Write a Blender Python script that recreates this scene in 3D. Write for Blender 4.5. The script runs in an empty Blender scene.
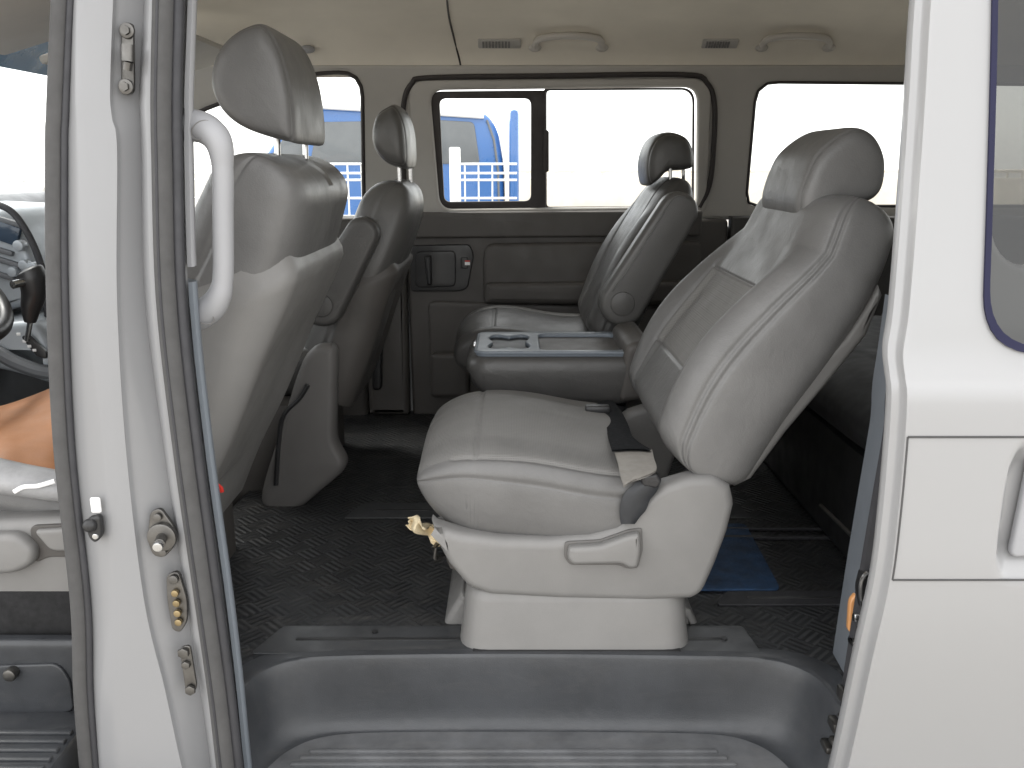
import bpy, bmesh, math, random
import numpy as np
from mathutils import Vector, Matrix
R = math.radians
random.seed(4); np.random.seed(4)
S = bpy.context.scene
COL = S.collection

# ------------------------------------------------------------------ camera
F = 880.0; PITCH = math.atan(219 / 880.0); EYE = 1.40
cd = bpy.data.cameras.new('camera'); cam = bpy.data.objects.new('camera', cd); COL.objects.link(cam)
cd.sensor_width = 36; cd.lens = F / 1024 * 36; cd.clip_start = 0.02; cd.clip_end = 2000
cam.location = (0, 0, EYE); cam.rotation_euler = (R(90) - PITCH, 0, 0)
S.camera = cam
# ------------------------------------------------------------------ sky, sun, exposure (overcast)
SUN_EL, SUN_AZ = 62, 310     # azimuth of the sun measured from +Y clockwise: high, beyond the van and towards its nose
w = bpy.data.worlds.new('World'); S.world = w; w.use_nodes = True
nt = w.node_tree; bg = nt.nodes['Background']
sky = nt.nodes.new('ShaderNodeTexSky'); sky.sky_type = 'NISHITA'; sky.sun_disc = False
sky.sun_elevation = R(SUN_EL); sky.sun_rotation = R(SUN_AZ); sky.air_density = 1.0; sky.dust_density = 2.0; sky.ozone_density = 1.0
hs = nt.nodes.new('ShaderNodeHueSaturation'); hs.inputs['Saturation'].default_value = 0.25
nt.links.new(sky.outputs[0], hs.inputs['Color']); cl = nt.nodes.new('ShaderNodeMix'); cl.data_type = 'RGBA'; cl.inputs[0].default_value = .72      # an even deck of bright cloud over most of the sky
cl.inputs[7].default_value = (3.1, 3.05, 2.95, 1); nt.links.new(hs.outputs[0], cl.inputs[6]); nt.links.new(cl.outputs[2], bg.inputs[0]); bg.inputs[1].default_value = 0.15
sl = bpy.data.lights.new('sun', 'SUN'); so = bpy.data.objects.new('sun', sl); COL.objects.link(so)
sl.energy = .8; sl.angle = R(25); sl.color = (1, .96, .9)
az = R(SUN_AZ); d = Vector((math.sin(az) * math.cos(R(SUN_EL)), math.cos(az) * math.cos(R(SUN_EL)), math.sin(R(SUN_EL))))
so.rotation_euler = (-d).to_track_quat('-Z', 'Y').to_euler()
S.view_settings.view_transform = 'Standard'; S.view_settings.look = 'None'
S.view_settings.exposure = 2.5; S.view_settings.gamma = 1.0
S.render.engine = 'CYCLES'
S.cycles.max_bounces = 12; S.cycles.diffuse_bounces = 6; S.cycles.transparent_max_bounces = 16
S.cycles.sample_clamp_indirect = 6

# ------------------------------------------------------------------ survey helpers (where in the place a point stands)
def ray(px, py):
    a = (px - 512) / F; b = (384 - py) / F
    return a, math.cos(PITCH) + b * math.sin(PITCH), -math.sin(PITCH) + b * math.cos(PITCH)
def P(px, py, Y):
    a, dy, dz = ray(px, py); t = Y / dy
    return (a * t, Y, EYE + dz * t)
def XZ(px, py, Y):
    p = P(px, py, Y); return (p[0], p[2])
def G(px, py, z):
    a, dy, dz = ray(px, py); t = (z - EYE) / dz
    return (a * t, dy * t)
def PX(px, py, X):
    a, dy, dz = ray(px, py); t = X / a
    return (X, dy * t, EYE + dz * t)

# ------------------------------------------------------------------ materials
MATS = {}
def mat(name, col, rough=.5, metal=0, var=.08, scale=8, bump=0, bscale=300, bkind='noise', coat=0, spec=.5, sheen=0, wear=0, crease=0):
    m = bpy.data.materials.new(name); m.use_nodes = True; t = m.node_tree; n = t.nodes; L = t.links
    b = n['Principled BSDF']; b.inputs['Roughness'].default_value = rough; b.inputs['Metallic'].default_value = metal
    b.inputs['Specular IOR Level'].default_value = spec; b.inputs['Coat Weight'].default_value = coat; b.inputs['Coat Roughness'].default_value = .08
    if sheen: b.inputs['Sheen Weight'].default_value = sheen
    tc = n.new('ShaderNodeTexCoord')
    ns = n.new('ShaderNodeTexNoise'); ns.inputs['Scale'].default_value = scale; ns.inputs['Detail'].default_value = 6; ns.inputs['Roughness'].default_value = .6
    L.new(tc.outputs['Object'], ns.inputs['Vector'])
    mr = n.new('ShaderNodeMapRange'); mr.inputs[1].default_value = .3; mr.inputs[2].default_value = .7
    mr.inputs[3].default_value = 1 - var; mr.inputs[4].default_value = 1 + var
    L.new(ns.outputs[0], mr.inputs[0])
    mx = n.new('ShaderNodeVectorMath'); mx.operation = 'SCALE'; mx.inputs[0].default_value = col[:3]
    L.new(mr.outputs[0], mx.inputs['Scale']); L.new(mx.outputs[0], b.inputs['Base Color'])
    if wear:      # dust and scuffs lying on the thing
        wn = n.new('ShaderNodeTexNoise'); wn.inputs['Scale'].default_value = scale * 1.7; wn.inputs['Detail'].default_value = 10; wn.inputs['Roughness'].default_value = .78; wn.inputs['Distortion'].default_value = .6
        mp = n.new('ShaderNodeMapping'); mp.inputs['Scale'].default_value = (.45, 1.6, 1.2); L.new(tc.outputs['Object'], mp.inputs['Vector']); L.new(mp.outputs[0], wn.inputs['Vector'])
        wr_ = n.new('ShaderNodeMapRange'); wr_.inputs[1].default_value = .50; wr_.inputs[2].default_value = .74; wr_.inputs[4].default_value = wear; L.new(wn.outputs[0], wr_.inputs[0])
        wm = n.new('ShaderNodeMix'); wm.data_type = 'RGBA'; wm.inputs[7].default_value = (.22, .205, .185, 1)
        L.new(wr_.outputs[0], wm.inputs[0]); L.new(mx.outputs[0], wm.inputs[6]); L.new(wm.outputs[2], b.inputs['Base Color'])
    rr = n.new('ShaderNodeMapRange'); rr.inputs[1].default_value = .3; rr.inputs[2].default_value = .7
    rr.inputs[3].default_value = max(.02, rough - .08); rr.inputs[4].default_value = min(1, rough + .08)
    n2 = n.new('ShaderNodeTexNoise'); n2.inputs['Scale'].default_value = scale * 2.3; n2.inputs['Detail'].default_value = 4
    L.new(tc.outputs['Object'], n2.inputs['Vector']); L.new(n2.outputs[0], rr.inputs[0]); L.new(rr.outputs[0], b.inputs['Roughness'])
    if bump:
        bp = n.new('ShaderNodeBump'); bp.inputs['Strength'].default_value = bump; bp.inputs['Distance'].default_value = .001
        if bkind == 'noise':
            k = n.new('ShaderNodeTexNoise'); k.inputs['Scale'].default_value = bscale; k.inputs['Detail'].default_value = 3; o = k.outputs[0]
        else:
            k = n.new('ShaderNodeTexVoronoi'); k.inputs['Scale'].default_value = bscale; o = k.outputs['Distance']
            if bkind == 'perf': k.inputs['Randomness'].default_value = .0
        L.new(tc.outputs['Object'], k.inputs['Vector']); L.new(o, bp.inputs['Height']); L.new(bp.outputs[0], b.inputs['Normal'])
        if crease:
            cn_ = n.new('ShaderNodeTexNoise'); cn_.inputs['Scale'].default_value = 22; cn_.inputs['Detail'].default_value = 5; cn_.inputs['Distortion'].default_value = 1.6
            b2 = n.new('ShaderNodeBump'); b2.inputs['Strength'].default_value = crease; b2.inputs['Distance'].default_value = .006
            L.new(tc.outputs['Object'], cn_.inputs['Vector']); L.new(cn_.outputs[0], b2.inputs['Height']); L.new(b2.outputs[0], bp.inputs['Normal'])
    MATS[name] = m
    return m
paint = mat('silver_white_paint', (.30, .30, .304), .34, .0, .008, .8, coat=.5)
jamb = mat('jamb_paint', (.235, .236, .242), .40, .0, .02, 3, coat=.3)
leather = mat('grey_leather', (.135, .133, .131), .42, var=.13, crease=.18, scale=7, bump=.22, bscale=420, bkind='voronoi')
leather_d = mat('shaded_grey_leather', (.068, .066, .064), .42, var=.12, crease=.18, scale=7, bump=.22, bscale=420, bkind='voronoi')  # the grey leather again, far-side shade put into its darker colour
fabric = mat('perforated_seat_fabric', (.176, .172, .166), .72, var=.07, scale=9, bump=.75, bscale=330, bkind='perf')
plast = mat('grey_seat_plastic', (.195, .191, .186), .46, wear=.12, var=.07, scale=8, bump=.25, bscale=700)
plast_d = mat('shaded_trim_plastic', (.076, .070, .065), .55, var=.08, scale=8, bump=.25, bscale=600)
black = mat('black_plastic', (.02, .02, .021), .4, var=.2, scale=10)
rubber = mat('black_rubber', (.03, .03, .034), .6, var=.15, scale=20)
seal = mat('grey_rubber_seal', (.062, .061, .061), .75, var=.12, scale=25, bump=.3, bscale=500)
trimw = mat('pale_trim_plastic', (.31, .312, .325), .5, var=.03, scale=5, bump=.15, bscale=700)
liner = mat('beige_headliner', (.71, .665, .58), .95, var=.05, scale=5, bump=.4, bscale=500)
pillarm = mat('beige_pillar_trim', (.42, .405, .38), .75, var=.05, scale=6, bump=.25, bscale=500)
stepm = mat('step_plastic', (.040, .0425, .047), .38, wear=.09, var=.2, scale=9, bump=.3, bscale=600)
chrome = mat('bright_metal', (.55, .55, .55), .2, 1, .05, 20)
steel = mat('worn_steel', (.15, .145, .138), .42, 1, .2, 40)
brass = mat('brass_contact', (.30, .235, .135), .4, 1, .2, 40)
blackint = mat('dark_carpet', (.016, .016, .017), .95, var=.3, scale=40, bump=.6, bscale=400)
bluec = mat('blue_floor_mat', (.02, .055, .125), .7, var=.45, scale=26, bump=.7, bscale=160, bkind='voronoi')
orange = mat('orange_leather_cover', (.31, .135, .055), .55, var=.14, scale=10, bump=.3, bscale=300)
tornm = mat('worn_bolster_leather', (.27, .27, .275), .42, var=.3, scale=14, bump=.3, bscale=300)
tissue = mat('crumpled_paper', (.66, .56, .38), .9, var=.15, scale=40)
dash = mat('dash_plastic', (.12, .126, .136), .5, var=.08, scale=10, bump=.3, bscale=600)
dashl = mat('silver_console_trim', (.36, .39, .42), .4, .2, .06, 15)
bluep = mat('blue_truck_paint', (.035, .135, .38), .3, var=.06, scale=2, coat=.5)
greyg = mat('truck_glass', (.13, .14, .15), .12, var=.2, scale=2)
whitem = mat('white_coated_wire', (.80, .80, .80), .4, var=.03, scale=4)
wallm = mat('pale_wall_render', (.72, .66, .57), .9, var=.1, scale=2)
concrete = mat('pale_concrete', (.31, .295, .27), .9, var=.15, scale=.8, bump=.4, bscale=60)
redm = mat('red_marker', (.55, .03, .02), .4)
ambr = mat('amber_reflector', (.62, .30, .12), .3, coat=.5)
blueb = mat('blue_sunshade_band', (.03, .13, .26), .3)
sealdark = mat('dark_brown_window_seal', (.034, .029, .028), .55, var=.1, scale=10)
consolet = mat('blue_grey_console_tray', (.16, .185, .215), .36, var=.06, scale=10, bump=.2, bscale=600)
webbing = mat('belt_webbing', (.012, .0125, .014), .85, var=.2, scale=60, spec=.15)
gripm = mat('pale_grip_plastic', (.50, .475, .44), .5, var=.03)

# floor with chequer-plate tread pattern
def floor_mat():
    m = mat('rubber_tread_floor', (.021, .022, .0235), .46, wear=.22, var=.35, scale=9, spec=.35); n = m.node_tree.nodes; L = m.node_tree.links
    tc = n.new('ShaderNodeTexCoord'); b = n['Principled BSDF']
    def bars(rot, offx):
        mp = n.new('ShaderNodeMapping'); mp.inputs['Rotation'].default_value = (0, 0, rot); mp.inputs['Location'].default_value = (offx, 0, 0)
        L.new(tc.outputs['Object'], mp.inputs['Vector'])
        w1 = n.new('ShaderNodeTexWave'); w1.inputs['Scale'].default_value = 22; w1.bands_direction = 'X'; L.new(mp.outputs[0], w1.inputs['Vector'])
        return w1.outputs['Fac']
    ck = n.new('ShaderNodeTexChecker'); ck.inputs['Scale'].default_value = 22
    mp = n.new('ShaderNodeMapping'); mp.inputs['Rotation'].default_value = (0, 0, R(45)); L.new(tc.outputs['Object'], mp.inputs['Vector']); L.new(mp.outputs[0], ck.inputs['Vector'])
    mix = n.new('ShaderNodeMix'); mix.data_type = 'FLOAT'
    L.new(ck.outputs['Fac'], mix.inputs[0]); L.new(bars(R(45), 0), mix.inputs[2]); L.new(bars(R(-45), 0), mix.inputs[3])
    bp = n.new('ShaderNodeBump'); bp.inputs['Strength'].default_value = .65; bp.inputs['Distance'].default_value = .002
    L.new(mix.outputs[0], bp.inputs['Height']); L.new(bp.outputs[0], b.inputs['Normal'])
    return m
treadm = floor_mat()
def glassm(name, tint, refl):
    m = bpy.data.materials.new(name); m.use_nodes = True; t = m.node_tree; n = t.nodes; L = t.links
    for x in list(n):
        if x.type == 'BSDF_PRINCIPLED': n.remove(x)
    o = n['Material Output']; tr = n.new('ShaderNodeBsdfTransparent'); tr.inputs[0].default_value = (*tint, 1)
    g = n.new('ShaderNodeBsdfGlossy'); g.inputs['Roughness'].default_value = .02
    fr = n.new('ShaderNodeFresnel'); fr.inputs[0].default_value = refl
    ge = n.new('ShaderNodeNewGeometry'); mm = n.new('ShaderNodeMath'); mm.operation = 'MULTIPLY'
    inv = n.new('ShaderNodeMath'); inv.operation = 'SUBTRACT'; inv.inputs[0].default_value = 1; L.new(ge.outputs['Backfacing'], inv.inputs[1])
    L.new(fr.outputs[0], mm.inputs[0]); L.new(inv.outputs[0], mm.inputs[1])
    mx = n.new('ShaderNodeMixShader'); L.new(mm.outputs[0], mx.inputs[0]); L.new(tr.outputs[0], mx.inputs[1]); L.new(g.outputs[0], mx.inputs[2]); L.new(mx.outputs[0], o.inputs[0])
    return m
glass = glassm('clear_glass', (.93, .95, .94), 1.45)
tglass = glassm('tinted_glass', (.38, .38, .37), 1.6)

# ------------------------------------------------------------------ object helpers
def link(name, me, mats, parent=None, loc=(0, 0, 0)):
    o = bpy.data.objects.new(name, me); COL.objects.link(o)
    for m in (mats if isinstance(mats, (list, tuple)) else [mats]): me.materials.append(m)
    if parent is not None: o.parent = parent
    return o
def thing(name, label, cat, loc=(0, 0, 0), group=None):
    o = bpy.data.objects.new(name, None); COL.objects.link(o); o.location = loc; o.empty_display_size = .1
    tag(o, label, cat, group); return o
def tag(o, label, cat, group=None, kind=None):
    if label: o['label'] = label
    if cat: o['category'] = cat
    if group: o['group'] = group
    if kind: o['kind'] = kind
    return o
def smooth(me, ang=35):
    me.polygons.foreach_set('use_smooth', [True] * len(me.polygons))
    if ang: me.set_sharp_from_angle(angle=R(ang))
    me.update()
class MB:
    """collects shapes for one mesh; coordinates are world, the parent's location is removed on build"""
    def __init__(s): s.v = []; s.f = []; s.mi = []
    def add(s, V, Fs, mi=0):
        k = len(s.v); s.v += [tuple(map(float, p)) for p in V]
        for q in Fs: s.f.append([i + k for i in q]); s.mi.append(mi)
        return s
    def grid(s, A, cu=False, cv=False, caps=False, mi=0, mask=None, mimap=None):
        A = np.asarray(A, float); nu, nv = A.shape[:2]; k = len(s.v); s.v += [tuple(p) for p in A.reshape(-1, 3)]
        for i in range(nu if cu else nu - 1):
            for j in range(nv if cv else nv - 1):
                if mask is not None and not mask[i, j]: continue
                i2, j2 = (i + 1) % nu, (j + 1) % nv
                s.f.append([k + i * nv + j, k + i2 * nv + j, k + i2 * nv + j2, k + i * nv + j2]); s.mi.append(mi if mimap is None else int(mimap[i, j]))
        if caps and cv:
            s.f.append([k + j for j in range(nv)]); s.mi.append(mi)
            s.f.append([k + (nu - 1) * nv + j for j in range(nv)][::-1]); s.mi.append(mi)
        return s
    def box(s, x0, x1, y0, y1, z0, z1, b=.003, seg=2, M=None, mi=0):
        bm = bmesh.new(); bmesh.ops.create_cube(bm, size=1)
        for v in bm.verts: v.co = Vector(((x0 + x1) / 2 + v.co.x * (x1 - x0), (y0 + y1) / 2 + v.co.y * (y1 - y0), (z0 + z1) / 2 + v.co.z * (z1 - z0)))
        if b: bmesh.ops.bevel(bm, geom=bm.edges[:], offset=min(b, .49 * min(abs(x1 - x0), abs(y1 - y0), abs(z1 - z0))), segments=seg, affect='EDGES', profile=.5)
        if M is not None: bm.transform(M)
        bm.verts.index_update(); s.add([v.co[:] for v in bm.verts], [[v.index for v in f.verts] for f in bm.faces], mi); bm.free(); return s
    def tube(s, pts, r, n=12, closed=False, flat=None, mi=0):
        p = np.asarray(pts, float); N = len(p); rr = np.broadcast_to(np.asarray(r, float), (N,))
        T = np.roll(p, -1, 0) - np.roll(p, 1, 0) if closed else np.gradient(p, axis=0)
        T /= np.linalg.norm(T, axis=1)[:, None] + 1e-12
        a = np.array((0, 0, 1.)) if abs(T[0][2]) < .9 else np.array((0, 1., 0)); u = a - T[0] * a.dot(T[0]); rows = []
        for i in range(N):
            u = u - T[i] * u.dot(T[i]); u /= np.linalg.norm(u); v = np.cross(T[i], u)
            fu, fv = flat if flat else (1, 1)
            rows.append([p[i] + rr[i] * (math.cos(2 * math.pi * k / n) * u * fu + math.sin(2 * math.pi * k / n) * v * fv) for k in range(n)])
        return s.grid(rows, cu=closed, cv=True, caps=not closed, mi=mi)
    def cyl(s, p0, p1, r, n=20, bev=.0, mi=0):
        p0 = np.array(p0, float); p1 = np.array(p1, float); L = np.linalg.norm(p1 - p0); d = (p1 - p0) / L; b = min(bev, L * .4, r * .5)
        if b <= 0: return s.tube([p0, p1], r, n, mi=mi)
        return s.tube([p0, p0 + d * b * .3, p0 + d * b, p1 - d * b, p1 - d * b * .3, p1], [r - b, r - b * .3, r, r, r - b * .3, r - b], n, mi=mi)
    def ball(s, c, rx, ry, rz, n=16, mi=0):
        rows = [[(c[0] + rx * math.sin(a) * math.cos(2 * math.pi * k / n), c[1] + ry * math.sin(a) * math.sin(2 * math.pi * k / n), c[2] + rz * math.cos(a)) for k in range(n)] for a in np.linspace(.02, math.pi - .02, n // 2 + 1)]
        return s.grid(rows, cv=True, caps=True, mi=mi)
    def slab(s, loops, depth, bevel, fn, mi=0, res=3):
        """flat outline (first loop) with holes, extruded by depth with rounded rims; fn maps (u, v, w) with w in 0..depth"""
        c = bpy.data.curves.new('t', 'CURVE'); c.dimensions = '2D'; c.fill_mode = 'BOTH'
        bevel = min(bevel, depth * .49); c.extrude = depth / 2 - bevel; c.bevel_depth = bevel; c.bevel_resolution = res; c.offset = -bevel
        for lp in loops:
            sp = c.splines.new('POLY'); sp.points.add(len(lp) - 1); sp.use_cyclic_u = True
            for q, (u, v) in zip(sp.points, lp): q.co = (u, v, 0, 1)
        o = bpy.data.objects.new('t', c); me = bpy.data.meshes.new_from_object(o)
        bm = bmesh.new(); bm.from_mesh(me); bmesh.ops.remove_doubles(bm, verts=bm.verts[:], dist=1e-5); bm.verts.index_update()
        s.add([fn(v.co.x, v.co.y, v.co.z + depth / 2) for v in bm.verts], [[v.index for v in f.verts] for f in bm.faces], mi)
        bm.free(); bpy.data.meshes.remove(me); bpy.data.objects.remove(o); bpy.data.curves.remove(c); return s
    def build(s, name, mats, parent=None, ang=35, label=None):
        me = bpy.data.meshes.new(name); off = Vector((0, 0, 0))
        q = parent
        while q is not None: off += q.location; q = q.parent
        me.from_pydata([(x - off.x, y - off.y, z - off.z) for x, y, z in s.v], [], s.f)
        bm = bmesh.new(); bm.from_mesh(me); bmesh.ops.recalc_face_normals(bm, faces=bm.faces[:]); bm.to_mesh(me); bm.free()
        o = link(name, me, mats, parent); me.polygons.foreach_set('material_index', s.mi); smooth(me, ang)
        if label: o['label'] = label
        return o
def rpoly(pts, r, n=7):
    out = []; N = len(pts)
    for i in range(N):
        p = Vector(pts[i]); a = Vector(pts[i - 1]) - p; b = Vector(pts[(i + 1) % N]) - p
        ri = r[i] if isinstance(r, (list, tuple)) else r
        ri = min(ri, a.length * .48, b.length * .48)
        if ri <= 0: out.append(tuple(p)); continue
        A = p + a.normalized() * ri; B = p + b.normalized() * ri
        for k in range(n + 1):
            t = k / n; out.append(tuple((1 - t) ** 2 * A + 2 * t * (1 - t) * p + t * t * B))
    return out
def crom(pts, n=8, closed=True):
    p = np.asarray(pts, float); N = len(p); out = []
    for i in range(N if closed else N - 1):
        g = lambda k: p[k % N] if closed else p[min(max(k, 0), N - 1)]
        a, b, c, e = g(i - 1), g(i), g(i + 1), g(i + 2)
        for k in range(n):
            t = k / n; out.append(.5 * (2 * b + (c - a) * t + (2 * a - 5 * b + 4 * c - e) * t * t + (3 * b - a - 3 * c + e) * t ** 3))
    if not closed: out.append(p[-1])
    return np.array(out)
def resample(p, n):
    p = np.asarray(p, float); L = np.r_[0, np.cumsum(np.linalg.norm(np.diff(p, axis=0), axis=1))]
    t = np.linspace(0, L[-1], n); return np.stack([np.interp(t, L, p[:, k]) for k in range(p.shape[1])], 1)
def in_poly(pt, poly):
    x, y = pt; c = False; j = len(poly) - 1
    for i in range(len(poly)):
        xi, yi = poly[i]; xj, yj = poly[j]
        if (yi > y) != (yj > y) and x < (xj - xi) * (y - yi) / (yj - yi) + xi: c = not c
        j = i
    return c
Yp = lambda y0: (lambda u, v, q: (u, y0 + q, v))          # outline in XZ, thickness runs away from the door (+Y)
Zp = lambda z0: (lambda u, v, q: (u, v, z0 + q))          # outline in XY, thickness runs up

# ------------------------------------------------------------------ upholstery
def sstep(a, b, x): t = np.clip((x - a) / (b - a), 0, 1); return t * t * (3 - 2 * t)
def pad(name, mats, parent, spine, yc, front, W, Tf, Tb, bol=0, bstart=.5, nw=4., ntk=3.2, e0=.12, e1=.12, ew0=.15, ew1=.3,
        e1b=None, latseam=(), sseam=(), sideseam=(), insert=None, NS=110, NT=230, wf=None, tf=None, crown=0, inner=(-.99, .99), depth=.0032, sig=.0045, puff=0):
    """a stuffed seat pad lofted along a spine given in XZ; front = +1/-1 picks which side of the spine is the sitting side"""
    sp = resample(crom(spine, 12, False), 400); Ln = np.linalg.norm(np.diff(sp, axis=0), axis=1).sum()
    tang = np.gradient(sp, axis=0); tang /= np.linalg.norm(tang, axis=1)[:, None]
    nrm = np.stack([-tang[:, 1], tang[:, 0]], 1) * front
    th = np.linspace(0, 2 * math.pi, 6001)[:-1]
    cw = np.sign(np.cos(th)) * np.abs(np.cos(th)) ** (2 / nw); st = np.sign(np.sin(th)) * np.abs(np.sin(th)) ** (2 / ntk)
    x = W * cw; y = np.where(st > 0, Tf * st, Tb * st); seg = np.hypot(np.diff(np.r_[x, x[0]]), np.diff(np.r_[y, y[0]]))
    dens = np.ones_like(seg)
    for fr in latseam: dens += 4 * np.exp(-(((np.abs(cw) - fr) * W) / .012) ** 2) * (st > 0)
    for v in sideseam: dens += 5 * np.exp(-(((st - v) * Tf) / .012) ** 2) * (np.abs(cw) > .6)
    c = np.r_[0, np.cumsum(seg * dens)]; idx = np.searchsorted(c, np.linspace(0, c[-1], NT, endpoint=False)).clip(0, len(th) - 1)
    cw = cw[idx]; st = st[idx]
    q = np.linspace(0, 1, 3000); dn = np.ones_like(q) + 2 * np.exp(-(q / .06) ** 2) + 2 * np.exp(-((1 - q) / .06) ** 2)
    for sv in sseam: dn += 4 * np.exp(-(((q - sv[0]) * Ln) / .012) ** 2)
    cc = np.cumsum(dn); cc = (cc - cc[0]) / (cc[-1] - cc[0]); ss = np.interp(np.linspace(0, 1, NS), cc, q)
    A = np.zeros((NS, NT, 3)); MI = np.zeros((NS, NT), int)
    for i, s_ in enumerate(ss):
        k = s_ * 399; k0 = min(int(k), 398); fr_ = k - k0
        o = sp[k0] * (1 - fr_) + sp[k0 + 1] * fr_; nn = nrm[k0]
        r0 = (1 - max(0, (e0 - s_) / e0) ** 2.3) ** (1 / 2.3) if e0 > 0 else 1; r1 = (1 - max(0, (s_ - 1 + e1) / e1) ** 2.3) ** (1 / 2.3) if e1 > 0 else 1
        r1b = r1 if e1b is None else ((1 - max(0, (s_ - 1 + e1b) / e1b) ** 2.3) ** (1 / 2.3))
        r = np.where(st > 0, max(r0 * r1, .015), max(r0 * r1b, .015))
        Wi = W * (wf(s_) if wf else 1) * (1 - ew0 * (1 - r0)) * (1 - ew1 * (1 - r1)); tm = tf(s_) if tf else 1
        lat = Wi * cw; a = np.abs(cw); isf = st > 0
        bm_ = bol(s_) if callable(bol) else bol
        t = np.where(isf, Tf * tm * st, Tb * tm * st)
        t = t + isf * (np.clip(st, 0, 1) ** .6) * (bm_ * sstep(bstart, bstart + .28, a) + crown * (1 - (a / .6).clip(0, 1) ** 2))
        if puff: t = t + isf * puff * np.sin(s_ * 9) * (a < .7)
        g = np.zeros(NT)
        for fr in latseam:
            on = sstep(inner[0], inner[0] + .02, s_) * (1 - sstep(inner[1] - .02, inner[1], s_))
            g += np.exp(-(((a - fr) * Wi) / sig) ** 2) * isf * (st > .45) * on
        for sv in sseam: g += math.exp(-(((s_ - sv[0]) * Ln) / sig) ** 2) * (isf & (a < sv[1] + .01) & (a >= sv[2] - .01) & (st > .45))
        t = t - depth * g
        gs = np.zeros(NT)
        for v in sideseam: gs += np.exp(-(((st - v) * Tf * tm) / sig) ** 2) * (a > .6)
        lat = lat * (1 - depth * gs / max(Wi, .01)); t = t - .5 * depth * gs * np.sign(st)
        t = t * r
        A[i, :, 0] = o[0] + nn[0] * t; A[i, :, 2] = o[1] + nn[1] * t; A[i, :, 1] = yc + lat
        if insert: MI[i] = (isf & (a < insert[0]) & (st > .5) & (s_ > insert[1]) & (s_ < insert[2]))
    m = MB().grid(A, cv=True, caps=True, mimap=MI)
    return m.build(name, mats, parent, ang=70)
def pillow(name, mats, parent, prof, yc, W, n=4.5, seam=.8, NY=60, depth=.003, m2=0):
    """a headrest: closed side profile in XZ swept across, its ends rounded off"""
    p = resample(np.vstack([crom(prof, 10), crom(prof, 10)[:1]]), 121)[:-1]; c = p.mean(0); rows = []
    v = np.linspace(-1, 1, NY); v = np.sign(v) * (1 - (1 - np.abs(v)) ** 1.7)
    ts = np.sort(np.r_[v[1:-1], [seam - .03, seam, seam + .03, -seam - .03, -seam, -seam + .03]]) if seam else v[1:-1]
    ts = np.r_[-1, ts, 1]
    for q in ts:
        f = (1 - abs(q) ** n) ** (1 / n) if abs(q) < 1 else 0.02
        f = max(f, .02); g = math.exp(-(((abs(q) - seam) * W) / .004) ** 2) if seam else 0
        dv = p - c; L = np.linalg.norm(dv, axis=1)[:, None]
        pp = c + dv * f * (1 - depth * g / L)
        rows.append(np.stack([pp[:, 0], np.full(len(pp), yc + W * q), pp[:, 1]], 1))
    return MB().grid(rows, cv=True, caps=True).build(name, mats, parent, ang=70)
def pxprof(pts, Y): return [XZ(a, b, Y) for a, b in pts]

FL = .56
# =================================================================== THE VAN
van = thing('passenger_van', 'silver white passenger van standing with its side doors open, seen through the sliding door opening', 'van', (0, 2.1, 0))
# --- floor with the step well cut out of its near edge
top_px = [(240, 692), (250, 681), (266, 670), (292, 662), (340, 658), (500, 656), (690, 658), (760, 660), (795, 667), (822, 682), (840, 706)]
bot_px = [(262, 775), (272, 764), (290, 750), (320, 738), (370, 733), (500, 732), (660, 733), (725, 736), (757, 745), (778, 758), (792, 772)]
STZ = .43
tp = [G(a, b, FL) for a, b in top_px]; tp = [(tp[0][0] - .012, 1.215)] + tp + [(tp[-1][0] + .012, 1.215)]
bt = [G(a, b, STZ) for a, b in bot_px]; bt = [(bt[0][0] - .006, 1.215)] + bt + [(bt[-1][0] + .008, 1.215)]
tp = resample(crom(tp, 10, False), 120); bt = resample(crom(bt, 10, False), 120)
tpo = tp * np.array((1.07, 1)) + np.array((0, .035))
inn = [tuple(q) for q in (tp * .35 + tpo * .65) if q[1] > 1.265]
fl_out = [(inn[0][0], 1.25)] + inn + [(inn[-1][0], 1.25), (1.95, 1.25), (1.95, 2.99), (-.70, 2.99), (-.70, 1.25)]
MB().slab([fl_out], .02, .002, Zp(FL - .02)).build('floor', treadm, van, label='black rubber floor with raised tread pattern')
rows = []
for t, k in [(-1, -.004), (-.5, -.028), (-.15, -.034), (.0, -.032), (.05, -.02), (.09, .02), (.13, .08), (.18, .19), (.25, .37), (.33, .55), (.42, .72), (.52, .85), (.64, .93), (.78, .98), (.9, .996), (1, 1)]:
    q = tp * (1 - t) + bt * t if t >= 0 else tp * (1 + t) + tpo * -t
    rows.append(np.c_[q, np.full(len(q), FL - k * (FL - STZ))])
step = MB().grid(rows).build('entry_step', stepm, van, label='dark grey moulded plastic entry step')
sw = MB(); fill = [tuple(q) for q in bt]
sw.add([(q[0], q[1], STZ + .0005) for q in fill], [list(range(len(fill)))])
RIB0 = G(512, 752, STZ)[1]
for k in range(14):
    yy = RIB0 - .0165 * k; hw = .30 + .012 * min(k, 4)
    sw.box(-hw - .045, hw + .05, yy - .0045, yy + .0045, STZ - .004, STZ + .0045, .003)
sw.build('step_tread', mat('lit_scuffed_tread_plastic', (.115, .118, .123), .45, var=.25, scale=14, bump=.3, bscale=500, wear=.25), step, label='ribbed tread of the entry step, scuffed and dusty, daylight painted into its paler colour')  # tread paler than the riser: light and shade put into their base colours
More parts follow.
